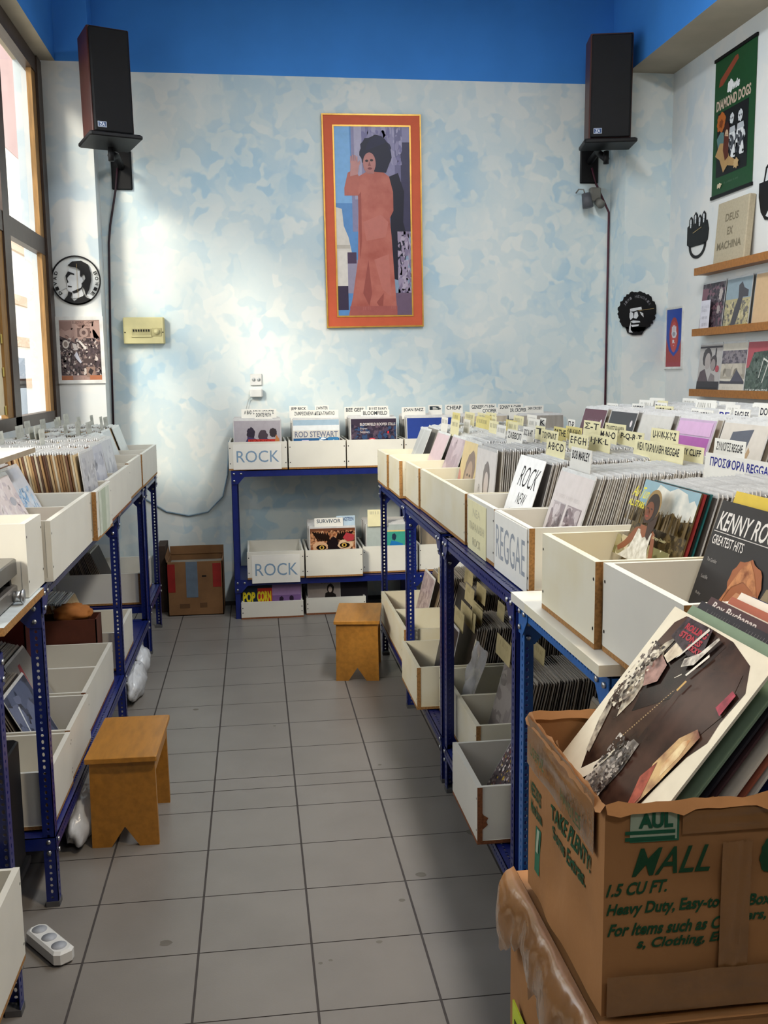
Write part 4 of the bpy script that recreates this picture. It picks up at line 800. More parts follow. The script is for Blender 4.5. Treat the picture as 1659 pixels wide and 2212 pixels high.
framed('framed_picture', T(.752, YB - .002, 2.005) @ RZ(0) @ Matrix.Rotation(RAD(-.5), 4, 'Y'), .712, 1.49, rob, 'orange framed picture of a waving person with bushy hair in a long orange robe', 'picture', mat('gilt_rim', '#c99a45', .35, metal=.5), .010, mat('orange_mount', '#d05c38', .6, var=.03), .086)

# ------------------------------------------------------------------ loudspeakers
def speaker(name, M, w, d, h, label, tiltx, arm, plate, cable_pts):
    r = empty(name, M); tag(r, label, 'loudspeaker')
    b = MB(); b.rbox(-w / 2, w / 2, 0, d, 0, h, .006, M_VENEER); b.build('cabinet', r)
    g = MB(); g.rbox(-w / 2 + .008, w / 2 - .008, -.022, -.001, .012, h - .012, .012, M_BLACK); g.build('grille', r)
    l = MB(); l.box(-w / 2 + .03, -w / 2 + .085, -.025, -.022, .035, .07, ink('#b9c3d6', .2)); art(l, [R_('#33507f', .06, .1, .94, .9), ('t', '#dfe6f0', 'ZA', .2, .2, .8, .8, .02)], .055, .035, -.025, None, -w / 2 + .03, .035, rough=.25); l.build('badge', r)
    t = MB(); t.rbox(-w / 2 - .035, w / 2 + .035, -.07, d + .01, -.03, -.002, .012, M_BLK); t.build('tray', r)
    return r
def bracket(name, px, py, pz, tx, ty, tz, label):
    r = empty(name, T(0, 0, 0)); tag(r, label, 'bracket')
    b = MB(); b.rbox(px - .07, px + .07, py - .02, py - .001, pz - .13, pz + .13, .01, M_BLK); b.build('wall_plate', r)
    a = MB(); a.tube([(px, py - .02, pz + .02), (px + (tx - px) * .5, (py + ty) / 2, pz + .05), (tx, ty, tz - .085)], .024, M_BLK, 8); a.tube([(tx, ty, tz - .12), (tx, ty, tz - .034)], .02, M_BLK, 8); a.build('arm', r)
    return r
speaker('loudspeaker', T(-.622, 3.0, 3.19) @ RZ(22) @ RX(-3), .265, .25, .655, 'tall black loudspeaker with red-brown side on the wall above the left pillar', 9, None, None, None)
bracket('speaker_bracket', -.655, YB - .001, 3.09, -.66, 3.12, 3.175, 'black wall bracket carrying the left loudspeaker')
speaker('loudspeaker', T(2.665, 3.05, 3.235) @ RZ(-12) @ RX(3), .285, .26, .675, 'tall black loudspeaker high on the right end of the back wall', 6, None, None, None)
bracket('speaker_bracket', 2.71, YB - .001, 3.175, 2.69, 3.18, 3.22, 'black wall bracket carrying the right loudspeaker')
def cable(name, pts, r, m, label): 
    mb = MB(); mb.tube(pts, r, m, 6); tag(mb.build(name), label, 'cable')
cable('speaker_cable', [(-.68, 3.56, 3.1), (-.70, 3.57, 2.95), (-.75, 3.59, 2.72), (-.765, 3.592, 2.6), (-.785, 3.592, 2.0), (-.80, 3.592, 1.1)], .0075, M_CAB, 'dark cable running down the corner by the left pillar')
cable('speaker_cable', [(2.72, 3.56, 3.15), (2.76, 3.585, 3.05), (2.868, 3.59, 2.84), (2.868, 3.59, 2.0), (2.868, 3.59, 1.2)], .0075, mat('maroon_cable', '#4a1a2c', .5), 'dark maroon cable running down beside the right pillar')
cable('hanging_cable', [(-.80, 3.59, .95), (-.6, 3.59, .79), (-.45, 3.59, .69), (-.29, 3.59, .655), (-.15, 3.59, .68), (-.04, 3.59, .79), (.0, 3.59, .95), (.02, 3.59, 1.2)], .006, mat('grey_blue_cable', '#7f97a8', .6), 'grey cable sagging along the back wall above the small carton')
cable('thin_cable', [(.215, 3.575, 1.53), (.17, 3.58, 1.50), (.15, 3.585, 1.42), (.145, 3.59, 1.2)], .003, mat('white_cord', '#c9cdcc', .5), 'thin white cord dropping from the plug adapter')

# sensor pair, sockets, fuse box
r = empty('wall_sensor', T(2.74, YB, 2.94)); tag(r, 'small grey wall sensor with two lamp heads under the right loudspeaker', 'sensor')
b = MB(); gm = mat('grey_sensor_plastic', '#77756e', .5); b.rbox(-.03, .05, -.06, -.001, -.03, .07, .01, gm); b.build('body', r)
b = MB(); b.tube([(.03, -.05, -.03), (.035, -.1, -.06)], [.03, .032], gm, 10); b.build('lamp_head', r)
b = MB(); b.tube([(-.075, -.08, .02), (-.06, -.09, -.08)], [.032, .04], mat('dark_sensor_plastic', '#55565c', .5), 10); b.build('lamp_head', r)
b = MB(); b.tube([(-.08, -.07, .02), (-.09, -.07, .05), (-.12, -.05, .055), (-.135, -.03, .03)], .005, gm, 6); b.build('wire', r)
r = empty('wall_socket', T(.187, YB, 1.597)); tag(r, 'double white wall socket on the back wall above the back shelf', 'socket')
b = MB(); b.rbox(0, .085, -.012, -.001, 0, .082, .006, M_PVC); b.build('face_plate', r)
b = MB()
for x in (.024, .06): b.tube([(x, -.0125, .042), (x, -.0135, .042)], .014, mat('socket_grey', '#b4b9b9', .5), 10)
for x in (.018, .03, .054, .066): b.tube([(x, -.0137, .042), (x, -.0142, .042)], .0025, M_BLK, 6)
b.build('outlet', r)
b = MB(); b.rbox(.182, .274, YB - .045, YB - .001, 1.512, 1.572, .01, M_PVC); tag(b.build('plug_adapter'), 'white plug adapter right under the wall socket', 'plug')
r = empty('fuse_box', T(-.69, YB, 1.90)); tag(r, 'cream fuse box with a row of switches on the back wall', 'fuse box')
cr = mat('cream_plastic', '#c8c190', .45, var=.04); b = MB(); b.rbox(0, .285, -.06, -.001, 0, .185, .01, cr); b.build('housing', r)
b = MB(); b.box(.06, .19, -.066, -.06, .055, .105, mat('cream_plastic_shade', '#b3ac7e', .5)); b.box(.055, .195, -.07, -.06, .048, .058, cr); b.build('switch_panel', r)
for i in range(7): b = MB(); b.box(.068 + .0175 * i, .076 + .0175 * i, -.071, -.066, .085, .1, M_BLK); b.build('switch', r)
b = MB(); b.box(.2, .262, -.066, -.06, .055, .11, mat('cream_plastic_shade', '#b3ac7e', .5)); b.tube([(.231, -.066, .083), (.231, -.075, .083)], .02, cr, 14); b.build('knob', r)
b = MB(); 
for x in (.012, .273): b.tube([(x, -.06, .08), (x, -.062, .08)], .005, M_BLK, 8)
b.build('screw', r)

# ------------------------------------------------------------------ pillar decorations
def disc(r, n=40): return [(r * math.cos(2 * PI * i / n), r * math.sin(2 * PI * i / n)) for i in range(n)]
BKV = '#15151a'
r = empty('vinyl_wall_clock', T(-.968, 3.392, 2.325)); tag(r, 'round black vinyl clock cut as a smoking man in profile on the left pillar', 'clock')
b = MB(); ring = []
n = 48
for i in range(n):
    a, c = 2 * PI * i / n, 2 * PI * (i + 1) / n
    b.prism([(.155 * math.cos(a), .155 * math.sin(a)), (.165 * math.cos(a), .165 * math.sin(a)), (.165 * math.cos(c), .165 * math.sin(c)), (.155 * math.cos(c), .155 * math.sin(c))], -.006, -.003, M_BLK)
Q = lambda pts: [(x, z) for x, z in pts]
hair = [(-.05, .10), (-.02, .125), (.04, .13), (.085, .105), (.10, .05), (.10, 0), (.085, -.06), (.06, -.105), (.052, -.06), (.04, -.045), (.035, -.02), (.05, -.01), (.062, .012), (.058, .035), (.045, .04), (.035, .02), (.028, .03), (.03, .065), (.005, .085), (-.03, .09)]
b.prism(hair, -.006, -.003, M_BLK)
b.prism([(-.068, .03), (-.05, .06), (-.03, .052), (-.01, .045), (-.01, .035), (-.035, .04), (-.055, .02), (-.062, .0), (-.05, -.012), (-.058, -.018)], -.0062, -.003, M_BLK)
b.prism([(-.055, -.035), (-.03, -.04), (-.03, -.046), (-.055, -.044)], -.0062, -.003, M_BLK)
b.prism([(-.03, -.075), (.0, -.062), (.03, -.05), (.042, -.03), (.036, -.055), (.005, -.08), (-.02, -.088)], -.0062, -.003, M_BLK)
shirt = [(-.09, -.135), (-.06, -.10), (-.055, -.075), (-.03, -.085), (-.04, -.115), (-.02, -.14), (.005, -.12), (.04, -.105), (.05, -.09), (.055, -.11), (.1, -.13), (.08, -.142), (.045, -.158), (0, -.165), (-.045, -.158)]
b.prism(shirt, -.006, -.003, M_BLK)
b.build('cutout', r)
b = MB()
for i, (s, a0, a1, fl) in enumerate((('DAVID', 160, 218, 1), ('BOWIE', 20, -40, -1))):
    for j, ch in enumerate(s):
        a = RAD(a0 + (a1 - a0) * j / 4); vs, fs = text_geo(ch, .03)
        M = T(.138 * math.cos(a), 0, .138 * math.sin(a)) @ Matrix.Rotation(-a + PI / 2 if fl < 0 else -a + PI / 2, 4, 'Y')
        b.add([((v[0] - .5) * .024, -.0062, (v[1] - .5) * .022) for v in vs], fs, M_BLK, M)
b.build('lettering', r)
b = MB(); b.poly([(x, z) for x, z in ((-.062, -.06), (-.06, .03), (-.04, .085), (.03, .06), (.045, 0), (.03, -.05), (.05, -.11), (-.03, -.12), (-.03, -.08), (-.05, -.075))], -.0015, mat('white_backing', '#d5d8da', .6)); b.prism([(-.1, -.062), (-.055, -.04), (-.053, -.044), (-.098, -.067)], -.0062, -.003, mat('white_backing', '#d5d8da', .6)); b.poly([(-.13, -.1), (-.07, -.09), (-.09, -.135)], -.0015, MATS['white_backing']); b.poly([(.06, -.09), (.13, -.1), (.095, -.135)], -.0015, MATS['white_backing']); b.build('backing', r)
b = MB(); b.box(.008, .010, -.009, -.0075, -.12, .11, mat('gold_hand', '#b9a06a', .4)); b.build('clock_hand', r)

gal = [R_('#a3857c', 0, 0, 1, 1), ('b', ['#8d7068', '#a98c82', '#b5998e'], 50, 0, .5, 1, .98, .1, 2), ('t', '#5d4640', 'ELECTRIC LADIES', .33, .94, .85, .98, .01), ('t', '#5d4640', 'AND FRIENDS', .48, .89, .76, .925, .01), R_('#6d5650', .44, .72, .76, .87), E_('#a08880', .6, .79, .11, .08), E_('#5a4643', .6, .79, .05, .035), ('n', '#5d4e4e', '#2b2426', 40, [(0, .08), (1, .08), (1, .6), (.7, .68), (.4, .62), (0, .74)]), ('b', ['#3a2f30', '#54464a', '#2e2628', '#7d6a66', '#8d7a74', '#c9bdb6', '#463a3e'], 420, 0, .08, 1, .7, .026, 6), E_('#d6cdc4', .14, .6, .08, .07), E_('#8d7d76', .14, .6, .05, .045), ('p', '#cfc6c0', [(.3, .62), (.4, .6), (.42, .5), (.34, .5)]), ('p', '#d9d2cc', [(.45, .65), (.5, .66), (.66, .53), (.62, .51)]), ('p', '#c9c9d4', [(.34, .42), (.4, .48), (.46, .38), (.52, .3), (.48, .28), (.38, .36)]), R_('#4b3d3c', .55, .28, .8, .36), R_('#8d7468', .62, .05, .84, .22), ('p', '#2f2626', [(.72, .2), (.8, .16), (.74, .08), (.66, .13)]), R_('#a86a4a', 0, 0, .28, .07), R_('#a86a4a', .7, 0, 1, .08), ('s', '#d9cdbd', .3, .01, .66, .05, 8)]
framed('poster_frame', T(-1.122, 3.398, 1.628), .318, .455, gal, 'white framed brownish crowd poster on the left pillar under the round clock', 'poster', mat('white_frame', '#dcdcd8', .4), .012, mat('white_mount', '#dcdcda', .6), .024, .014)

# right pillar: clock shaped like a big round hairdo
r = empty('vinyl_wall_clock', T(2.985, 3.292, 2.085)); tag(r, 'black vinyl clock shaped like a bushy-haired head on the right pillar', 'clock')
b = MB(); b.prism(blob(0, .01, .143, .145, 64, .05, 5), -.006, -.003, M_BLK); b.prism([(-.085, -.1), (.07, -.1), (.04, -.155), (-.03, -.158), (-.07, -.14)], -.006, -.003, M_BLK); b.build('disc', r)
b = MB(); WB = MATS['white_backing']; y = -.0066
for p in ([(-.055, .03), (.03, .045), (.035, .025), (.0, .02), (-.03, .012), (-.055, .01)], [(-.058, .0), (-.05, .01), (-.03, 0), (-.028, -.03), (-.05, -.05), (-.058, -.03)], [(-.02, .005), (.0, .012), (.01, -.02), (-.004, -.04), (-.026, -.036)], [(.018, .01), (.045, .0), (.05, -.03), (.03, -.012)], [(-.05, -.06), (-.03, -.052), (.02, -.056), (.025, -.066), (-.03, -.072)], [(-.045, -.085), (.015, -.08), (.012, -.092), (-.035, -.1)], [(-.058, -.1), (-.046, -.06), (-.046, -.12), (-.03, -.14), (-.06, -.138)]): b.poly(p, y, WB)
for j, ch in enumerate('JIMI HENDRIX'):
    if ch == ' ': continue
    a = RAD(152 - 11 * j); vs, fs = text_geo(ch, .01); M = T(.108 * math.cos(a), 0, .01 + .108 * math.sin(a)) @ Matrix.Rotation(-a + PI / 2, 4, 'Y')
    b.add([((v[0] - .5) * .014, -.0067, (v[1] - .5) * .018) for v in vs], fs, mat('grey_cut', '#77777c', .6), M)
b.build('face_cutout', r)
b = MB(); b.box(.01, .13, -.009, -.0075, .014, .0165, MATS['gold_hand'], Matrix.Rotation(RAD(-8), 4, 'Y')); b.build('clock_hand', r)

# ------------------------------------------------------------------ right wall pieces (facing -x)
def RWM(y, z, x=XR): return T(x, y, z) @ RZ(-90)
dd = [R_('#1f4a2a', 0, 0, 1, 1), ('p', '#8c4430', [(.1, .79), (.14, .84), (.5, .945), (.56, .945), (.58, .915), (.2, .79)]), ('j', '#e4e6e4', .4, .755, .07, .045, .15), ('t', '#e4e6e4', 'Bowie', .32, .72, .62, .785, .06, .02), ('t', '#c9b3a0', 'DIAMOND DOGS', .06, .62, .9, .695, .035), R_('#181a1c', .1, .14, .86, .60), ('j', '#b0622a', .2, .53, .11, .07, .12), ('j', '#7c3f1c', .2, .52, .05, .03, .2)]
dd += [('p', '#5a7d7d', [(.1, .42), (.2, .46), (.32, .44), (.28, .36), (.14, .34)])]
for x, y_, s in ((.47, .52, .05), (.68, .51, .055)): dd += [('j', '#d0d4d6', x, y_, s, s * .75, .1), E_('#202328', x - .02, y_, .01, .008), E_('#202328', x + .02, y_, .01, .008), ('p', '#b9bec2', [(x - .1, .33), (x - .06, .46), (x + .08, .46), (x + .14, .36), (x + .04, .27)]), ('b', ['#20242a', '#e0e2e2', '#4a4e54'], 30, x - .1, .24, x + .12, .42, .03, 3)]
dd += [('p', '#b08d5c', [(.08, .3), (.2, .38), (.36, .36), (.44, .26), (.66, .2), (.68, .16), (.4, .2), (.3, .16), (.2, .26)]), ('j', '#3d1c16', .36, .44, .07, .07, .1), E_('#c9a98a', .36, .415, .045, .042), ('p', '#5a2c20', [(.3, .42), (.28, .32), (.34, .24), (.42, .26), (.42, .4)]), E_('#30201c', .345, .42, .008, .004), E_('#30201c', .375, .42, .008, .004), ('j', '#c2a272', .62, .19, .06, .035, .2), ('j', '#cfc0a0', .22, .075, .06, .018, .3), ('s', '#cfd4cc', .34, .075, .7, .087, 3)]
r = empty('hanging_poster', RWM(2.64, 2.775)); tag(r, 'tall green hanging poster lettered DIAMOND DOGS on the right wall', 'poster')
b = MB(); b.box(0, .53, -.005, -.003, 0, .86, ink('#1f4a2a', .5)); art(b, dd, .53, .86, -.005, None, 0, 0, rough=.45); b.build('print', r)
for z in (0, .85): b = MB(); b.box(-.006, .536, -.013, -.001, z - .008, z + .012, M_BLK); b.build('rod', r)
hb = [R_('#2848a0', 0, 0, 1, 1), ('p', '#a0403f', [(0, 0), (1, 0), (1, .5), (.8, .28), (.5, .18), (.2, .28), (0, .5)]), ('p', '#2848a0', [(.12, .5), (.2, .3), (.5, .2), (.8, .3), (.9, .5), (.7, .36), (.5, .3), (.3, .36)]), E_('#a0403f', .5, .56, .3, .3), E_('#c0504a', .5, .52, .22, .27), R_('#a04048', 0, 0, 1, .08), ('p', '#d6d6da', [(.34, .58), (.36, .62), (.64, .62), (.7, .57), (.6, .5), (.42, .5)])] + [R_('#d6d6da', .36 + .075 * q, .6, .42 + .075 * q, .7 + .02 * (1.5 - abs(q - 1.5))) for q in range(4)] + [E_('#9a9ca4', .5, .57, .1, .04), ('t', '#dcdce0', 'R', .42, .41, .58, .47, .05), ('t', '#dcdce0', '*', .46, .35, .54, .38, .05)]
framed('poster_frame', RWM(3.30, 1.68), .29, .44, hb, 'small white framed blue and red poster with a hand on the right wall', 'poster', MATS['white_frame'], .01, MATS['white_mount'], .016, .012)
r = empty('hand_clock', RWM(2.99, 2.445)); tag(r, 'black vinyl clock cut as an upright hand with white nails on the right wall', 'clock')
b = MB(); pal = [(.0, .02), (.0, .17), (.03, .19), (.31, .19), (.325, .12), (.31, .03), (.27, -.02)]
b.prism([(.0, .08), (.0, .2), (.03, .21), (.3, .21), (.325, .15), (.31, .08), (.27, .06), (.05, .06)], -.006, -.003, M_BLK)
for x, h in ((.055, .265), (.125, .285), (.19, .26), (.25, .275)): b.prism([(x - .03, .18), (x + .03, .18), (x + .026, h - .02), (x, h), (x - .026, h - .02)], -.0064, -.003, M_BLK)
for i in range(20):
    a, c = PI + PI * i / 20, PI + PI * (i + 1) / 20
    b.prism([(.16 + .105 * math.cos(a), .07 + .075 * math.sin(a)), (.16 + .13 * math.cos(a), .07 + .095 * math.sin(a)), (.16 + .13 * math.cos(c), .07 + .095 * math.sin(c)), (.16 + .105 * math.cos(c), .07 + .075 * math.sin(c))], -.006, -.003, M_BLK)
b.build('disc', r)
b = MB()
for x, h in ((.055, .25), (.125, .27), (.19, .245), (.25, .26)): b.poly([(x - .012, h - .035), (x + .012, h - .035), (x + .012, h - .01), (x, h), (x - .012, h - .01)], -.007, WB); b.poly([(x - .008, h - .06), (x + .006, h - .06), (x + .01, h - .037), (x - .01, h - .037)], -.007, WB)
b.build('nail', r)
b = MB(); b.box(.12, .25, -.009, -.0075, .13, .1335, MATS['gold_hand'], Matrix.Rotation(RAD(-10), 4, 'Y')); b.build('clock_hand', r)
r = empty('vinyl_wall_clock', RWM(2.02, 2.56)); tag(r, 'black vinyl clock cut as a face, cut off by the right photo edge', 'clock')
b = MB(); b.prism([(.0, .12), (.03, .03), (.08, -.02), (.15, -.03), (.24, .0), (.29, .08), (.3, .2), (.24, .3), (.14, .32), (.07, .28), (.05, .2), (.0, .2)], -.006, -.003, M_BLK); b.build('disc', r)
b = MB(); b.poly([(.07, .2), (.09, .27), (.16, .28), (.2, .22), (.12, .2)], -.007, WB); b.poly([(.09, .0), (.14, .05), (.16, .02), (.12, -.01)], -.007, WB); b.build('face_cutout', r)
# ledges
for z, lb, y0 in ((2.29, 'highest brown picture ledge on the right wall, under the canvas block', 2.66), (1.895, 'middle brown picture ledge on the right wall', 2.665), (1.50, 'lowest brown picture ledge on the right wall', 2.68)):
    r = empty('picture_ledge', RWM(y0, z)); tag(r, lb, 'shelf')
    b = MB(); b.box(0, 2.6, -.08, -.001, .0, .018, M_SHELFW); b.build('shelf_board', r)
    b = MB(); b.box(0, 2.6, -.10, -.08, -.002, .045, M_SHELFW); b.build('front_lip', r)
r = empty('canvas_block', T(XR - .075, 2.45, 2.313) @ RZ(-90) @ RX(-4)); tag(r, 'beige canvas block lettered DEUS EX MACHINA standing on the highest ledge', 'canvas')
b = MB(); cv = mat('beige_canvas', '#b5a98f', .85, var=.06, scale=60); b.rbox(0, .40, 0, .045, 0, .40, .006, cv); b.build('canvas', r)
b = MB(); art(b, [('t', '#7d745f', 'DEUS', .3, .68, .72, .80, .02), ('t', '#7d745f', 'EX', .40, .47, .58, .59, .02), ('t', '#7d745f', 'MACHINA', .1, .26, .88, .38, .02)], .40, .40, -.0005, None, 0, 0, rough=.8); b.build('lettering', r)
def ledge_lp(y, z, items, base, label, tilt=5):
    cover('R', XR - .055, y, 0, z, tilt, items, label, base, rough=.28)
two = [R_('#b9b4b0', 0, .24, 1, 1), R_('#4a4246', 0, .93, 1, .97), ('j', '#4d474a', .36, .74, .2, .2, .05), E_('#b0a6a2', .4, .66, .13, .17), ('j', '#524a4c', .68, .62, .14, .16, .06, 3), E_('#9d928e', .66, .58, .1, .12), ('p', '#5a4c52', [(.02, .24), (.1, .44), (.3, .5), (.45, .3), (.5, .24)]), ('p', '#857c7c', [(.5, .24), (.6, .42), (.76, .36), (.8, .24)]), E_('#b9545c', .86, .5, .08, .07), R_('#38343a', 0, 0, 1, .24), R_('#2b282e', 0, .02, .92, .12), R_('#34303a', .72, .74, .76, .92)]
ledge_lp(2.51, 1.52, two, '#b9b4b0', 'record cover with two faces and a pink spot on the lowest ledge')
moun = [R_('#d8d1c2', 0, 0, 1, 1), R_('#6d6670', 0, .6, 1, .86), ('b', ['#7d747c', '#8f868a', '#5d565f'], 160, 0, .58, 1, .86, .04, 2), R_('#b0a797', 0, .3, 1, .6), ('b', ['#a49b8e', '#bfb6a6', '#c9bfae'], 30, 0, .34, 1, .6, .1, 3), ('p', '#55525e', [(.44, .24), (.66, .48), (.78, .4), (.98, .26), (1, .2), (0, .2), (0, .26)]), R_('#45424c', 0, .2, 1, .25), ('s', '#77726a', .15, .1, .6, .14, 5)]
ledge_lp(2.185, 1.52, moun, '#d8d1c2', 'record cover with a dark mountain under clouds on the lowest ledge')
gr = [R_('#49564e', 0, 0, 1, 1), ('b', ['#56645a', '#3f4a44', '#66736a'], 200, 0, .1, 1, .9, .045, 4), ('p', '#b0545c', [(0, .5), (.1, .52), (.24, .8), (.98, .84), (.98, 1), (0, 1)]), ('p', '#d6d6cc', [(.5, .32), (.62, .7), (.84, .62), (.66, .22), (.64, .24), (.8, .6), (.63, .66), (.52, .32)]), ('t', '#d8d8d0', 'I DE MUE MONITOR', .02, .03, .9, .11, .02)]
ledge_lp(1.86, 1.52, gr, '#49564e', 'dark green and pink record cover on the lowest ledge')
ledge_lp(1.53, 1.52, [R_('#55525c', 0, 0, 1, 1)], '#55525c', 'dark record cover at the right photo edge on the lowest ledge')
k1 = [R_('#4b4148', 0, 0, 1, 1), ('b', ['#5d4a54', '#7d5a64', '#3a333a', '#6a6066', '#2e2930'], 320, 0, 0, 1, 1, .04, 8), ('p', '#7c5560', [(0, .55), (0, .9), (.3, .9), (.2, .6)]), ('j', '#b5aaa4', .84, .75, .08, .13, .2), ('j', '#a89c98', .8, .45, .07, .09, .3, 3)]
ledge_lp(2.50, 1.915, k1, '#4b4148', 'dark purple record cover at the far end of the middle ledge')
k2 = [R_('#8fa0a8', 0, .6, 1, 1), R_('#b5a97f', 0, 0, 1, .6), ('b', ['#a39b78', '#77726a', '#6a645c', '#c9bd94'], 200, 0, 0, 1, .56, .035, 5), ('p', '#4d4a4e', [(.3, .1), (.4, .4), (.52, .62), (.5, .86), (.62, .92), (.72, .8), (.9, .74), (.9, .62), (.7, .62), (.64, .4), (.5, .1)]), R_('#c0a048', .5, 0, 1, .1)]
ledge_lp(2.16, 1.915, k2, '#8fa0a8', 'record cover with a dark figure against pale sky on the middle ledge')
ledge_lp(1.80, 1.915, [R_('#cfae85', 0, 0, 1, 1), ('s', '#8a8070', .6, .4, .8, .6, 5), ('p', '#e6dcc8', [(.7, .5), (.72, .5), (.8, .7), (.78, .7)])], '#cfae85', 'plain tan record cover right of the dark figure cover on the middle ledge')
mb = MB(); mb.box(0, .13, -.001, .001, 0, .185, ink('#d8d6de', .6)); art(mb, [('s', '#77757f', .12, .72, .9, .82, 1), ('s', '#77757f', .12, .6, .7, .7, 2), ('s', '#77757f', .1, .35, .8, .45, 3), ('s', '#77757f', .2, .1, .9, .22, 4)], .13, .185, -.001, None, 0, 0, rough=.6)
tag(mb.build('paper_note', None, RWM(2.60, 1.935, XR - .078) @ RX(-3)), 'small white handwritten note before the dark purple cover on the middle ledge', 'note')

# ------------------------------------------------------------------ stools
def stool(M, label):
    r = empty('wooden_stool', M); tag(r, label, 'stool')      # local: x width, y length
    b = MB(); b.rbox(-.125, .125, -.215, .215, .325, .345, .004, M_STOOL); b.build('seat', r)
    for y in (-.185, .165):
        b = MB(); b.prism([(-.118, 0), (-.05, 0), (0, .075), (.05, 0), (.118, 0), (.114, .325), (-.114, .325)], y, y + .02, M_STOOL); b.build('leg_board', r)
    for x in (-.113, .097):
        b = MB(); b.box(x, x + .016, -.165, .165, .27, .325, M_STOOL); b.build('rail', r)
    return r
stool(T(-.29, -.055, 0) @ RZ(-1.5), 'honey-coloured wooden stool standing nearest, beside the left shelf')
stool(T(.757, 1.71, 0) @ RZ(-9), 'honey-coloured wooden stool standing farther away, beside the right shelf')

# ------------------------------------------------------------------ small carton by the back wall
r = empty('cardboard_box', T(-.43, 3.2, 0)); tag(r, 'small open cardboard box with red and blue tape by the back wall', 'box')
b = MB(); w, d, h = .385, .33, .385
for q in ((0, w, 0, .006), (0, w, d - .006, d), (0, .006, 0, d), (w - .006, w, 0, d)): b.box(*q, 0, h, M_CARDD)
b.box(0, w, 0, d, 0, .006, M_CARDD); b.build('body', r)
b = MB(); b.box(0, w, d - .012, d - .006, h, h + .06, M_CARDD); b.add([(0, .006, h), (0, d, h), (-.011, d, h + .065), (-.011, .02, h + .035)], [(0, 1, 2, 3)], M_CARDD); b.build('flap', r)
b = MB(); rt_ = mat('red_tape', '#8c2522', .35); b.box(.004, .055, -.0015, 0, .17, .37, rt_); b.build('red_tape', r); b = MB(); b.box(w - .07, w - .012, -.0015, 0, .2, .37, rt_); b.build('red_tape', r)
b = MB(); b.box(.13, .21, -.002, 0, .13, .385, mat('blue_grey_tape', '#61707f', .35)); b.build('blue_tape', r)
b = MB(); b.box(.08, .15, -.0012, 0, .055, .085, mat('dark_mark', '#5e4126', .8)); b.build('tape_patch', r); b = MB(); b.box(.22, .27, -.0012, 0, .055, .09, mat('dark_mark', '#5e4126', .8)); b.build('tape_patch', r); b = MB(); b.box(.24, .27, -.0012, 0, .275, .285, M_BLK); b.build('handle_mark', r)
b = MB(); b.box(.02, w - .02, .02, .05, h - .03, h - .012, mat('bright_blue_strip', '#2247b4', .4)); b.box(.01, w - .01, .06, .30, h - .06, h - .04, mat('inner_paper', '#8d8a80', .8)); b.build('contents', r)
b = MB(); b.box(-.505, -.446, 3.33, 3.58, 0, .48, mat('dark_brown_board', '#3a2c22', .8, var=.2)); tag(b.build('dark_board'), 'dark brown upright board in the far left corner beside the small carton', 'board')

# ------------------------------------------------------------------ big carton stack bottom right
def crumple(o, amt, s, cuts=0):
    me = o.data
    for v in me.vertices:
        n = noise.noise_vector(v.co * s); v.co += n * amt
def bump_of(u, v, seed, amt): return noise.noise(Vector((u * 4 + seed, v * 4, seed))) * amt * min(1, 4 * u, 4 * (1 - u))
def print_on(name, parent, items, p0, ux, uz, w, h, seed, amt, off=.0012):
    t = MB(); art(t, items, 1, 1, 0, None, 0, 0, dy=.00012, rough=.6)
    nrm = Vector(ux).cross(Vector(uz)); out = []
    for x, y, z in t.v:
        d = bump_of(x, z, seed, amt); out.append(tuple(Vector(p0) + Vector(ux) * (w * x) + Vector(uz) * (h * z) + nrm * (d + off - y)))
    t.v = out; return t.build(name, parent)
def grid_panel(mb, p0, ux, uz, w, h, nx, nz, m, seed=0, amt=.004, top=0.0):
    vs = []; fs = []
    for j in range(nz + 1):
        for i in range(nx + 1):
            u, v = i / nx, j / nz; p = Vector(p0) + Vector(ux) * (w * u) + Vector(uz) * (h * v)
            nrm = Vector(ux).cross(Vector(uz)); e = min(1, 4 * u, 4 * (1 - u)) 
            p += nrm * (noise.noise(Vector((u * 4 + seed, v * 4, seed))) * amt * e + .006 * math.sin(PI * u) * 0)
            if j == nz: p += Vector(uz) * top * noise.noise(Vector((u * 14, seed * 3, 0)))
            vs.append(p); 
    for j in range(nz):
        for i in range(nx): a = j * (nx + 1) + i; fs.append((a, a + 1, a + nx + 2, a + nx + 1))
    mb.add(vs, fs, m, None, True)
CX0, CX1, CY0, CY1, CZ0, CZ1 = .63, 1.06, -2.537, -2.193, .845, 1.13
r = empty('moving_carton', T(0, 0, 0)); tag(r, 'torn brown moving carton full of leaning records, lettered in green, nearest on the right', 'box')
b = MB()
grid_panel(b, (CX0, CY0, CZ0), (1, 0, 0), (0, 0, 1), CX1 - CX0, CZ1 - CZ0, 24, 16, M_CARD, 1, .006, .012)
grid_panel(b, (CX0, CY1, CZ0), (0, -1, 0), (0, 0, 1), CY1 - CY0, CZ1 - CZ0, 20, 16, M_CARD, 2, .008, .016)
b.build('body', r)
b = MB()
grid_panel(b, (CX1, CY1, CZ0), (-1, 0, 0), (0, 0, 1), CX1 - CX0, CZ1 - CZ0 - .004, 20, 12, M_CARD, 3, .006, .012)
grid_panel(b, (CX1, CY0, CZ0), (0, 1, 0), (0, 0, 1), CY1 - CY0, CZ1 - CZ0 - .004, 20, 12, M_CARD, 4, .006, .01)
b.box(CX0 + .006, CX1 - .006, CY0 + .006, CY1 - .006, CZ0 + .002, CZ0 + .16, M_CARDD); b.build('inner_wall', r)
b = MB()   # torn folded rim
random.seed(11)
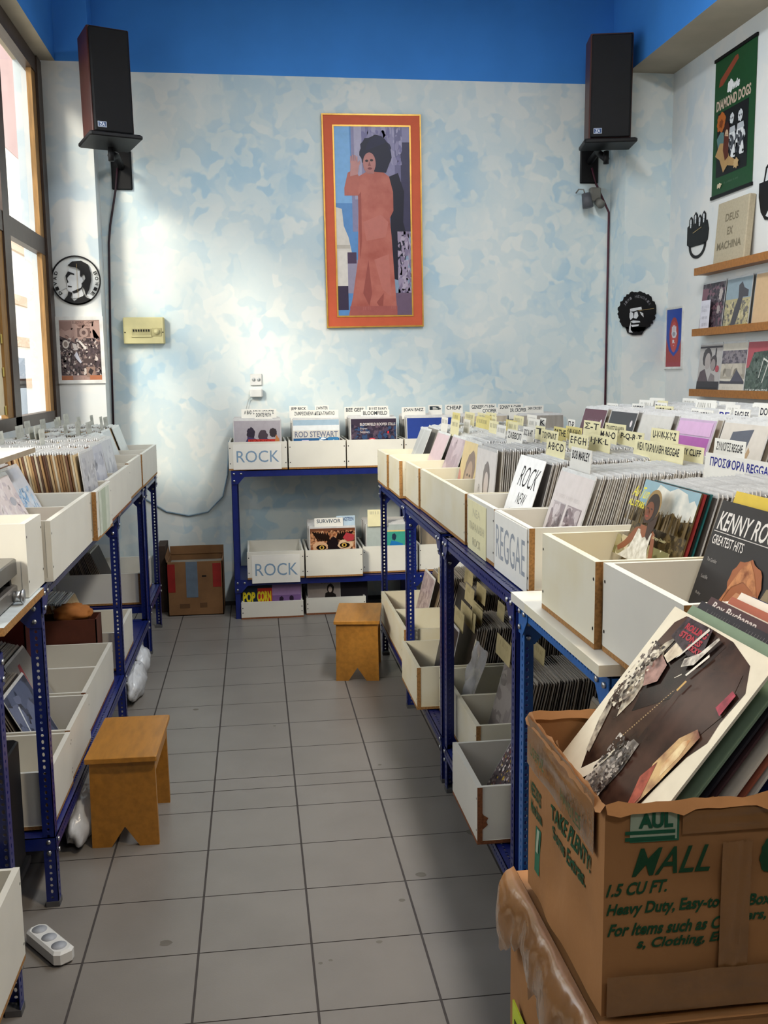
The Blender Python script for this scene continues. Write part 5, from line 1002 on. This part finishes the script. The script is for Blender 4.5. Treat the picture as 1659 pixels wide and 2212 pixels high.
def rim(p0, p1, n, out, seed):
    pts_o = []; 
    for i in range(n + 1):
        u = i / n; p = Vector(p0).lerp(Vector(p1), u); k = noise.noise(Vector((u * 19, seed, 0)))
        pts_o.append((p + Vector(out) * (.007 + .004 * k) - Vector((0, 0, .006 + .012 * abs(k))), p + Vector((0, 0, .004 + .008 * noise.noise(Vector((u * 13, seed, 4)))))))
    vs = [q for pr in pts_o for q in pr]; fs = [(2 * i, 2 * i + 2, 2 * i + 3, 2 * i + 1) for i in range(n)]
    b.add(vs, fs, M_CARD, None, True)
rim((CX0, CY1, CZ1), (CX0, CY0, CZ1), 26, (-1, 0, 0), 1); rim((CX0, CY0, CZ1), (CX1, CY0, CZ1), 26, (0, -1, 0), 5); rim((CX1, CY1, CZ1), (CX0, CY1, CZ1), 26, (0, -1, 0), 8)
b.build('torn_rim', r)
b = MB()   # glossy tape
def strip(p0, ux, uz, w, h, seed): grid_panel(b, p0, ux, uz, w, h, 12, 8, M_TAPE, seed, .004, .006)
strip((CX0 - .006, CY1 - .01, CZ1 - .075), (0, -1, 0), (0, 0, 1), .31, .08, 6); strip((CX0 + .004, CY0 - .008, CZ0 + .004), (1, 0, 0), (0, 0, 1), .42, .055, 7)
strip((CX0 + .155, CY0 - .005, CZ0 + .03), (1, 0, 0), (0, 0, 1), .04, .2, 8); strip((CX0 + .10, CY0 - .005, CZ1 - .04), (1, 0, 0), (0, 0, 1), .32, .03, 12)
b.build('tape', r)
GR = '#1d4a2f'
FP = ((CX0, CY0, CZ0), (1, 0, 0), (0, 0, 1), CX1 - CX0, CZ1 - CZ0, 1, .006); LP = ((CX0, CY1, CZ0), (0, -1, 0), (0, 0, 1), CY1 - CY0, CZ1 - CZ0, 2, .008)
BO = .03
print_on('emblem', r, [R_('#2f6b50', .075, .83, .225, .99), R_('#a9b59d', .075, .84, .218, .98), ('t', '#1f5a40', 'AUL', .10, .895, .205, .968, .05), R_('#1f5a40', .06, .868, .212, .885), R_('#1f5a40', .06, .838, .212, .856)], *FP)
print_on('lettering', r, [('t', GR, 'MALL', .085, .665, .325, .80, .012, .025)], *FP)
print_on('lettering', r, [('t', GR, '1.5 CU FT.', .005, .58, .195, .64, BO, .012)], *FP)
print_on('lettering', r, [('t', GR, 'Heavy Duty, Easy-to', .005, .475, .355, .545, BO, .012)], *FP)
print_on('lettering', r, [('t', GR, 'For Items such as C', .012, .39, .36, .45, BO, .012)], *FP)
print_on('lettering', r, [('t', GR, 's, Clothing, El', .10, .31, .36, .375, BO, .012)], *FP)
print_on('lettering', r, [('t', GR, 'Boxes', .45, .485, .56, .54, BO, .012)], *FP)
print_on('lettering', r, [('t', GR, 'ers, T', .44, .41, .55, .465, BO, .012)], *FP)
print_on('emblem', r, [('j', GR, .535, .72, .05, .10, .06)], *FP)
print_on('lettering', r, [('t', GR, 'NEED BOXES', .04, .56, .22, .64, BO), ('t', GR, 'More Boxes', .05, .46, .22, .54, BO)], *LP)
print_on('lettering', r, [('t', GR, 'TAKE PLENTY!', .38, .60, .86, .69, BO, .01)], *LP)
print_on('lettering', r, [('t', GR, 'Some Extras.', .38, .49, .80, .575, BO, .01)], *LP)
print_on('lettering', r, [('t', '#4a5a3a', 'HANDLES', .56, .80, .84, .87, .02)], *LP, .011)
print_on('lettering', r, [('t', '#4a5a3a', 'USEFUL', .14, .84, .36, .90, .02)], *LP, .011)
print_on('emblem', r, [R_('#2f6b50', .13, .16, .20, .42), R_('#a9b59d', .15, .28, .18, .41)], *LP)
# records leaning in the carton
def gt():
    body = [(.10, .93), (.16, .985), (.40, .99), (.64, .985), (.86, .93), (.955, .82), (.94, .66), (.955, .56), (.90, .46), (.86, .30), (.83, .12), (.84, .0), (.30, .0), (.20, .14), (.10, .30), (.05, .42), (.045, .52), (.10, .62), (.07, .76)]
    it = [R_('#e6dec8', 0, 0, 1, 1), ('n', '#4a342a', '#140d0d', 14, body), ('n', '#2c1f1c', '#0d0909', 40, [(.30, .45), (.52, .62), (.62, .95), (.40, .985), (.22, .93), (.20, .7)])]
    it += [('n', '#4a332b', '#1a1112', 12, [(.52, .80), (.86, .88), (.93, .7), (.86, .52), (.84, .2), (.70, .0), (.56, .0), (.50, .4)]),
           ('n', '#d9cfba', '#7d7066', 55, [(.07, .55), (.14, .64), (.2, .78), (.24, .74), (.235, .60), (.25, .5), (.22, .38), (.17, .46), (.12, .46)]), ('n', '#c9bfaa', '#5f544c', 70, [(.10, .70), (.16, .82), (.22, .88), (.20, .76), (.14, .66)]), ('n', '#b5aa98', '#4a403c', 70, [(.06, .44), (.12, .40), (.22, .16), (.18, .16), (.09, .32)]),
           ('p', '#ebe4d2', [(.20, .02), (.28, .0), (.36, .10), (.43, .30), (.405, .27), (.33, .16), (.24, .06)]),
           ('n', '#a8a29a', '#4b4644', 60, [(.36, .06), (.40, .20), (.48, .36), (.545, .36), (.56, .22), (.54, .1), (.52, .0), (.34, .0)]), ('n', '#8d8782', '#35302f', 90, [(.42, .06), (.47, .3), (.5, .3), (.5, .08)]), ('n', '#8d8782', '#35302f', 90, [(.5, .05), (.52, .28), (.545, .3), (.545, .1)]),
           ('n', '#d8b784', '#7a4a40', 26, [(.74, .34), (.78, .50), (.85, .58), (.90, .56), (.885, .44), (.86, .30), (.82, .14), (.80, .12), (.78, .22)]), ('n', '#f0dcae', '#c08a5c', 40, [(.80, .36), (.82, .50), (.86, .53), (.865, .44), (.84, .32)]), ('n', '#b5604e', '#5a2c2a', 40, [(.72, .26), (.76, .36), (.82, .2), (.80, .08)]),
           ('n', '#b03a50', '#4c1822', 40, [(.86, .70), (.885, .80), (.925, .79), (.92, .68)]),
           ('n', '#efe3c8', '#8a7464', 30, [(.24, .76), (.26, .86), (.33, .89), (.36, .82), (.31, .74)]), ('n', '#b08a80', '#4c3632', 40, [(.17, .66), (.22, .76), (.32, .73), (.34, .64), (.26, .58)])]
    it += [('n', '#262024', '#4a4048', 90, [(.18, .86), (.2, .985), (.46, .985), (.52, .86), (.42, .82)]), ('t', '#a83240', 'ROLLING', .24, .925, .46, .96, .05), ('t', '#a83240', 'STONES', .24, .88, .46, .915, .05), ('t', '#a83240', 'STICKY', .37, .845, .50, .875, .05)]
    it += [('p', '#d8d2c6', [(.35, .78), (.37, .80), (.45, .975), (.43, .985)]), ('n', '#e0dacd', '#77706a', 90, [(.42, .80), (.50, .86), (.55, .97), (.57, .96), (.52, .80), (.44, .76)]), ('p', '#e8e2d6', [(.515, .74), (.53, .74), (.59, .87), (.575, .88)]), ('p', '#caa25c', [(.535, .66), (.55, .66), (.565, .72), (.55, .72)])]
    it += [('b', ['#c9bfaa', '#8d8276', '#2a1e1b', '#5f544c', '#e0d8c6'], 150, .07, .40, .22, .80, .011, 31), ('b', ['#8d8782', '#5a5553', '#b8b2aa', '#2c2626'], 190, .37, .02, .56, .34, .010, 33)]
    for q in range(46): it.append(('p', '#c4a878' if q % 2 else '#5f4630', [(.523 - .0012 * q, .655 - .0068 * q), (.532 - .0012 * q, .655 - .0068 * q), (.531 - .0012 * q, .651 - .0068 * q), (.522 - .0012 * q, .651 - .0068 * q)]))
    it += [('p', '#e0d8c6', [(.528, .70), (.56, .73), (.556, .735), (.524, .70)]), ('j', '#e8e4da', .468, .335, .008, .008, .3)]
    return it
CFX = .672; CZB = 1.055; CC = -2.364
cover('R', CFX, CC, 0, CZB, 38, gt(), 'glossy brown and cream record cover with a close-up of clothing, front of the big carton', '#e4dcc6', sleeve=False, rough=.16, size=.985)
names = [('#5e7a63', 'dusty green-edged'), ('#2a2726', 'black-edged'), ('#4a3a3c', 'maroon-brown')]
ed = [('#7b8f78', [], 'sage green record cover leaning second in the big carton'), ('#2c2a30', [('s', '#8d8a88', .1, .95, .7, .975, 2)], 'black record cover leaning third in the big carton'), ('#4d3638', [('t', '#d8cdc6', 'Roy Buchanan', .06, .93, .5, .985, .02)], 'brown-purple record cover with a pale name on its top edge in the big carton'),
      ('#e0d4c2', [('s', '#a59a8a', .3, .96, .6, .98, 4)], 'cream record cover leaning behind the brown-purple one in the big carton'), ('#a9604a', [], 'rust record cover leaning in the big carton'), ('#e8e0d0', [], 'ivory record cover leaning behind the rust one in the big carton'), ('#26305a', [], 'dark blue record cover leaning farther back in the big carton')]
for i, (cc, its, lb) in enumerate(ed):
    cover('R', CFX, CC + .002 * ((i * 7) % 3 - 1), .030 + .019 * i, CZB + .004 * (i % 3), 37.5 - .5 * i, its, lb, cc, sleeve=False, size=.985)
stack('R', CFX, CC, .176, .29, CZB, .0125, 33, 31, 'C', ('record jacket leaning edge-on in the rear of the big carton', 'records at the rear of the big carton'), 90, .004)
# the cartons below
for z0, z1, lb in ((.425, .838, 'brown cardboard carton with flared taped flaps right under the open moving carton'), (0, .42, 'brown cardboard carton on the floor at the bottom of the stack')):
    r = empty('cardboard_box', T(0, 0, 0)); tag(r, lb, 'box')
    b = MB(); a0 = CX0 - .012
    grid_panel(b, (a0, CY0 - .02, z0), (1, 0, 0), (0, 0, 1), .48, z1 - z0, 16, 12, M_CARD, 21 + z0, .006)
    grid_panel(b, (a0, CY1 + .06, z0), (0, -1, 0), (0, 0, 1), CY1 - CY0 + .08, z1 - z0, 16, 12, M_CARD, 22 + z0, .008)
    b.box(a0 + .008, a0 + .472, CY0 - .012, CY1 + .056, z0 + .002, z1 - .003, M_CARD); b.build('body', r)
    if z0:
        b = MB(); n = 44; q = 9; vs = []; fs = []
        for i in range(n + 1):
            u = i / n; y = CY1 + .06 - (CY1 - CY0 + .08) * u
            for jj in range(q + 1):
                v = jj / q; cr = noise.noise(Vector((u * 11, v * 5, 2))) * .008 + noise.noise(Vector((u * 25, v * 11, 5))) * .004
                wd = .75 + .35 * noise.noise(Vector((u * 5, 7, 1))) + .12 * noise.noise(Vector((u * 22, 3, 1)))
                vs.append((a0 + .004 - (.040 * math.sin(v * PI * .62)) * wd + cr * v, y + cr * .5, z1 + .004 - (.11 * v * v + .02 * v) * wd + cr * v))
        for i in range(n):
            for jj in range(q): a = i * (q + 1) + jj; fs.append((a, a + q + 1, a + q + 2, a + 1))
        b.add(vs, fs, M_TAPE, None, True); b.build('flap', r)
        b = MB(); b.box(a0 - .0125, a0 - .0095, CY1 - .09, CY1 + .0, z1 - .33, z1 - .2, mat('lime_sticker', '#c9d83a', .5)); b.box(a0 - .0135, a0 - .0125, CY1 - .04, CY1 - .015, z1 - .26, z1 - .225, M_BLK); b.box(a0 - .0135, a0 - .0125, CY1 - .08, CY1 - .06, z1 - .31, z1 - .25, M_BLK); b.build('sticker', r)

# ------------------------------------------------------------------ clear bag, plastic bags, power strip, left-hand clutter
def lump(name, c, rx, ry, rz, m, seed, label, catg='bag', flat=True):
    vs = []; fs = []; nu, nv = 28, 16
    for j in range(nv + 1):
        ph = PI * j / nv
        for i in range(nu):
            th = 2 * PI * i / nu; d = Vector((math.sin(ph) * math.cos(th), math.sin(ph) * math.sin(th), -math.cos(ph)))
            k = 1 + .22 * noise.noise(d * 2.2 + Vector((seed, 0, 0))) + .12 * noise.noise(d * 6 + Vector((0, seed, 0)))
            z = d.z * rz * k; vs.append((c[0] + d.x * rx * k, c[1] + d.y * ry * k, max(c[2] + z, .003 if flat else -9)))
    for j in range(nv):
        for i in range(nu): a = j * nu + i; b2 = j * nu + (i + 1) % nu; fs.append((a, b2, b2 + nu, a + nu))
    mb = MB(); mb.add(vs, fs, m, None, True); o = mb.build(name)
    return tag(o, label, catg)
lump('plastic_bag', (-.455, 1.47, .08), .05, .22, .085, M_BAG, 3, 'white plastic bag on the floor under the left shelf behind the near stool')
lump('plastic_bag', (-.465, 1.86, .075), .045, .14, .08, M_BAG, 7, 'white plastic bag on the floor farther under the left shelf')
lump('plastic_bag', (-.465, -.12, .07), .05, .17, .09, M_BAG, 9, 'white plastic bag on the floor between the left post and the near stool')
mb = MB(); vs = []; fs = []; n = 12
for i in range(n + 1):
    for j in range(n + 1):
        u, v = i / n, j / n; q = Vector((u * 3, v * 3, 2)); vs.append((1.045 + .08 * v + .02 * noise.noise(q * 1.3), .37 - .22 * u, .235 + .30 * v + .012 * noise.noise(q * 2)))
for i in range(n):
    for j in range(n): a = i * (n + 1) + j; fs.append((a, a + 1, a + n + 2, a + n + 1))
mb.add(vs, fs, mat('clear_bag_film', '#a9a7a6', .12, var=.1, bump=.5, bscale=14, coat=.6), None, True); tag(mb.build('clear_bag'), 'crumpled clear plastic bag in the low right crate between the posts', 'bag')

r = empty('power_strip', T(-.425, -.885, 0) @ RZ(-52)); tag(r, 'white power strip on the floor by the nearest left post', 'power strip')
b = MB(); b.rbox(-.11, .085, -.032, .032, .002, .045, .014, M_PVC); b.build('body', r)
for x in (-.075, -.015, .045): b = MB(); b.tube([(x, 0, .044), (x, 0, .0462)], .022, mat('socket_recess', '#a9adb4', .5), 16); b.build('outlet', r)
mb = MB(); mb.box(-1.03, -.44, -1.12, -.635, 1.068, 1.09, {'*': mat('pale_blue_white_laminate', '#d4dde0', .3), 'x+': M_CHIP, 'y-': M_CHIP})
o = tag(mb.build('laminate_board', None, T(0, 0, -.048)), 'white laminate board with chipboard edge on the near left shelf, under the player', 'board')
r = empty('record_player', T(0, 0, 0)); tag(r, 'grey and black record player on the near left board', 'record player')
b = MB(); b.rbox(-.94, -.475, -1.10, -.80, 1.046, 1.09, .008, M_METAL); b.build('plinth', r)
b = MB(); b.tube([(-.71, -.95, 1.09), (-.71, -.95, 1.105)], .13, M_BLK, 32); b.build('platter', r)
b = MB(); b.rbox(-.94, -.475, -1.10, -.795, 1.115, 1.165, .008, mat('smoked_lid', '#3a3734', .3, coat=.5)); b.build('dust_cover', r)
b = MB(); b.tube([(-.475, -.86, 1.066), (-.452, -.86, 1.066)], .016, M_BOLT, 14); b.tube([(-.452, -.86, 1.066), (-.446, -.86, 1.066)], .02, M_BOLT, 14); b.build('knob', r)
for y in (-1.08, -.83):
    b = MB(); b.box(-.52, -.49, y, y + .02, 1.09, 1.115, M_BLK); b.build('hinge', r)
mb = MB(); mb.box(-1.05, -.58, -.62, .02, 1.405, 1.423, {'*': M_WHITE, 'x+': mat('grey_board_edge', '#a3937c', .7), 'y-': MATS['grey_board_edge'] if 'grey_board_edge' in MATS else M_CHIP})
tag(mb.build('laminate_board', None, T(0, 0, .0)), 'white board with a dull brown edge lying on the nearest left records', 'board')
# dark goods on the left lower shelf
def openbox(name, x0, x1, y0, y1, z0, z1, m, label, torn=0):
    b = MB()
    for q in ((x0, x1, y0, y0 + .006), (x0, x1, y1 - .006, y1), (x0, x0 + .006, y0, y1), (x1 - .006, x1, y0, y1)): b.box(*q, z0, z1, m)
    b.box(x0, x1, y0, y1, z0, z0 + .006, m); return tag(b.build(name), label, 'box')
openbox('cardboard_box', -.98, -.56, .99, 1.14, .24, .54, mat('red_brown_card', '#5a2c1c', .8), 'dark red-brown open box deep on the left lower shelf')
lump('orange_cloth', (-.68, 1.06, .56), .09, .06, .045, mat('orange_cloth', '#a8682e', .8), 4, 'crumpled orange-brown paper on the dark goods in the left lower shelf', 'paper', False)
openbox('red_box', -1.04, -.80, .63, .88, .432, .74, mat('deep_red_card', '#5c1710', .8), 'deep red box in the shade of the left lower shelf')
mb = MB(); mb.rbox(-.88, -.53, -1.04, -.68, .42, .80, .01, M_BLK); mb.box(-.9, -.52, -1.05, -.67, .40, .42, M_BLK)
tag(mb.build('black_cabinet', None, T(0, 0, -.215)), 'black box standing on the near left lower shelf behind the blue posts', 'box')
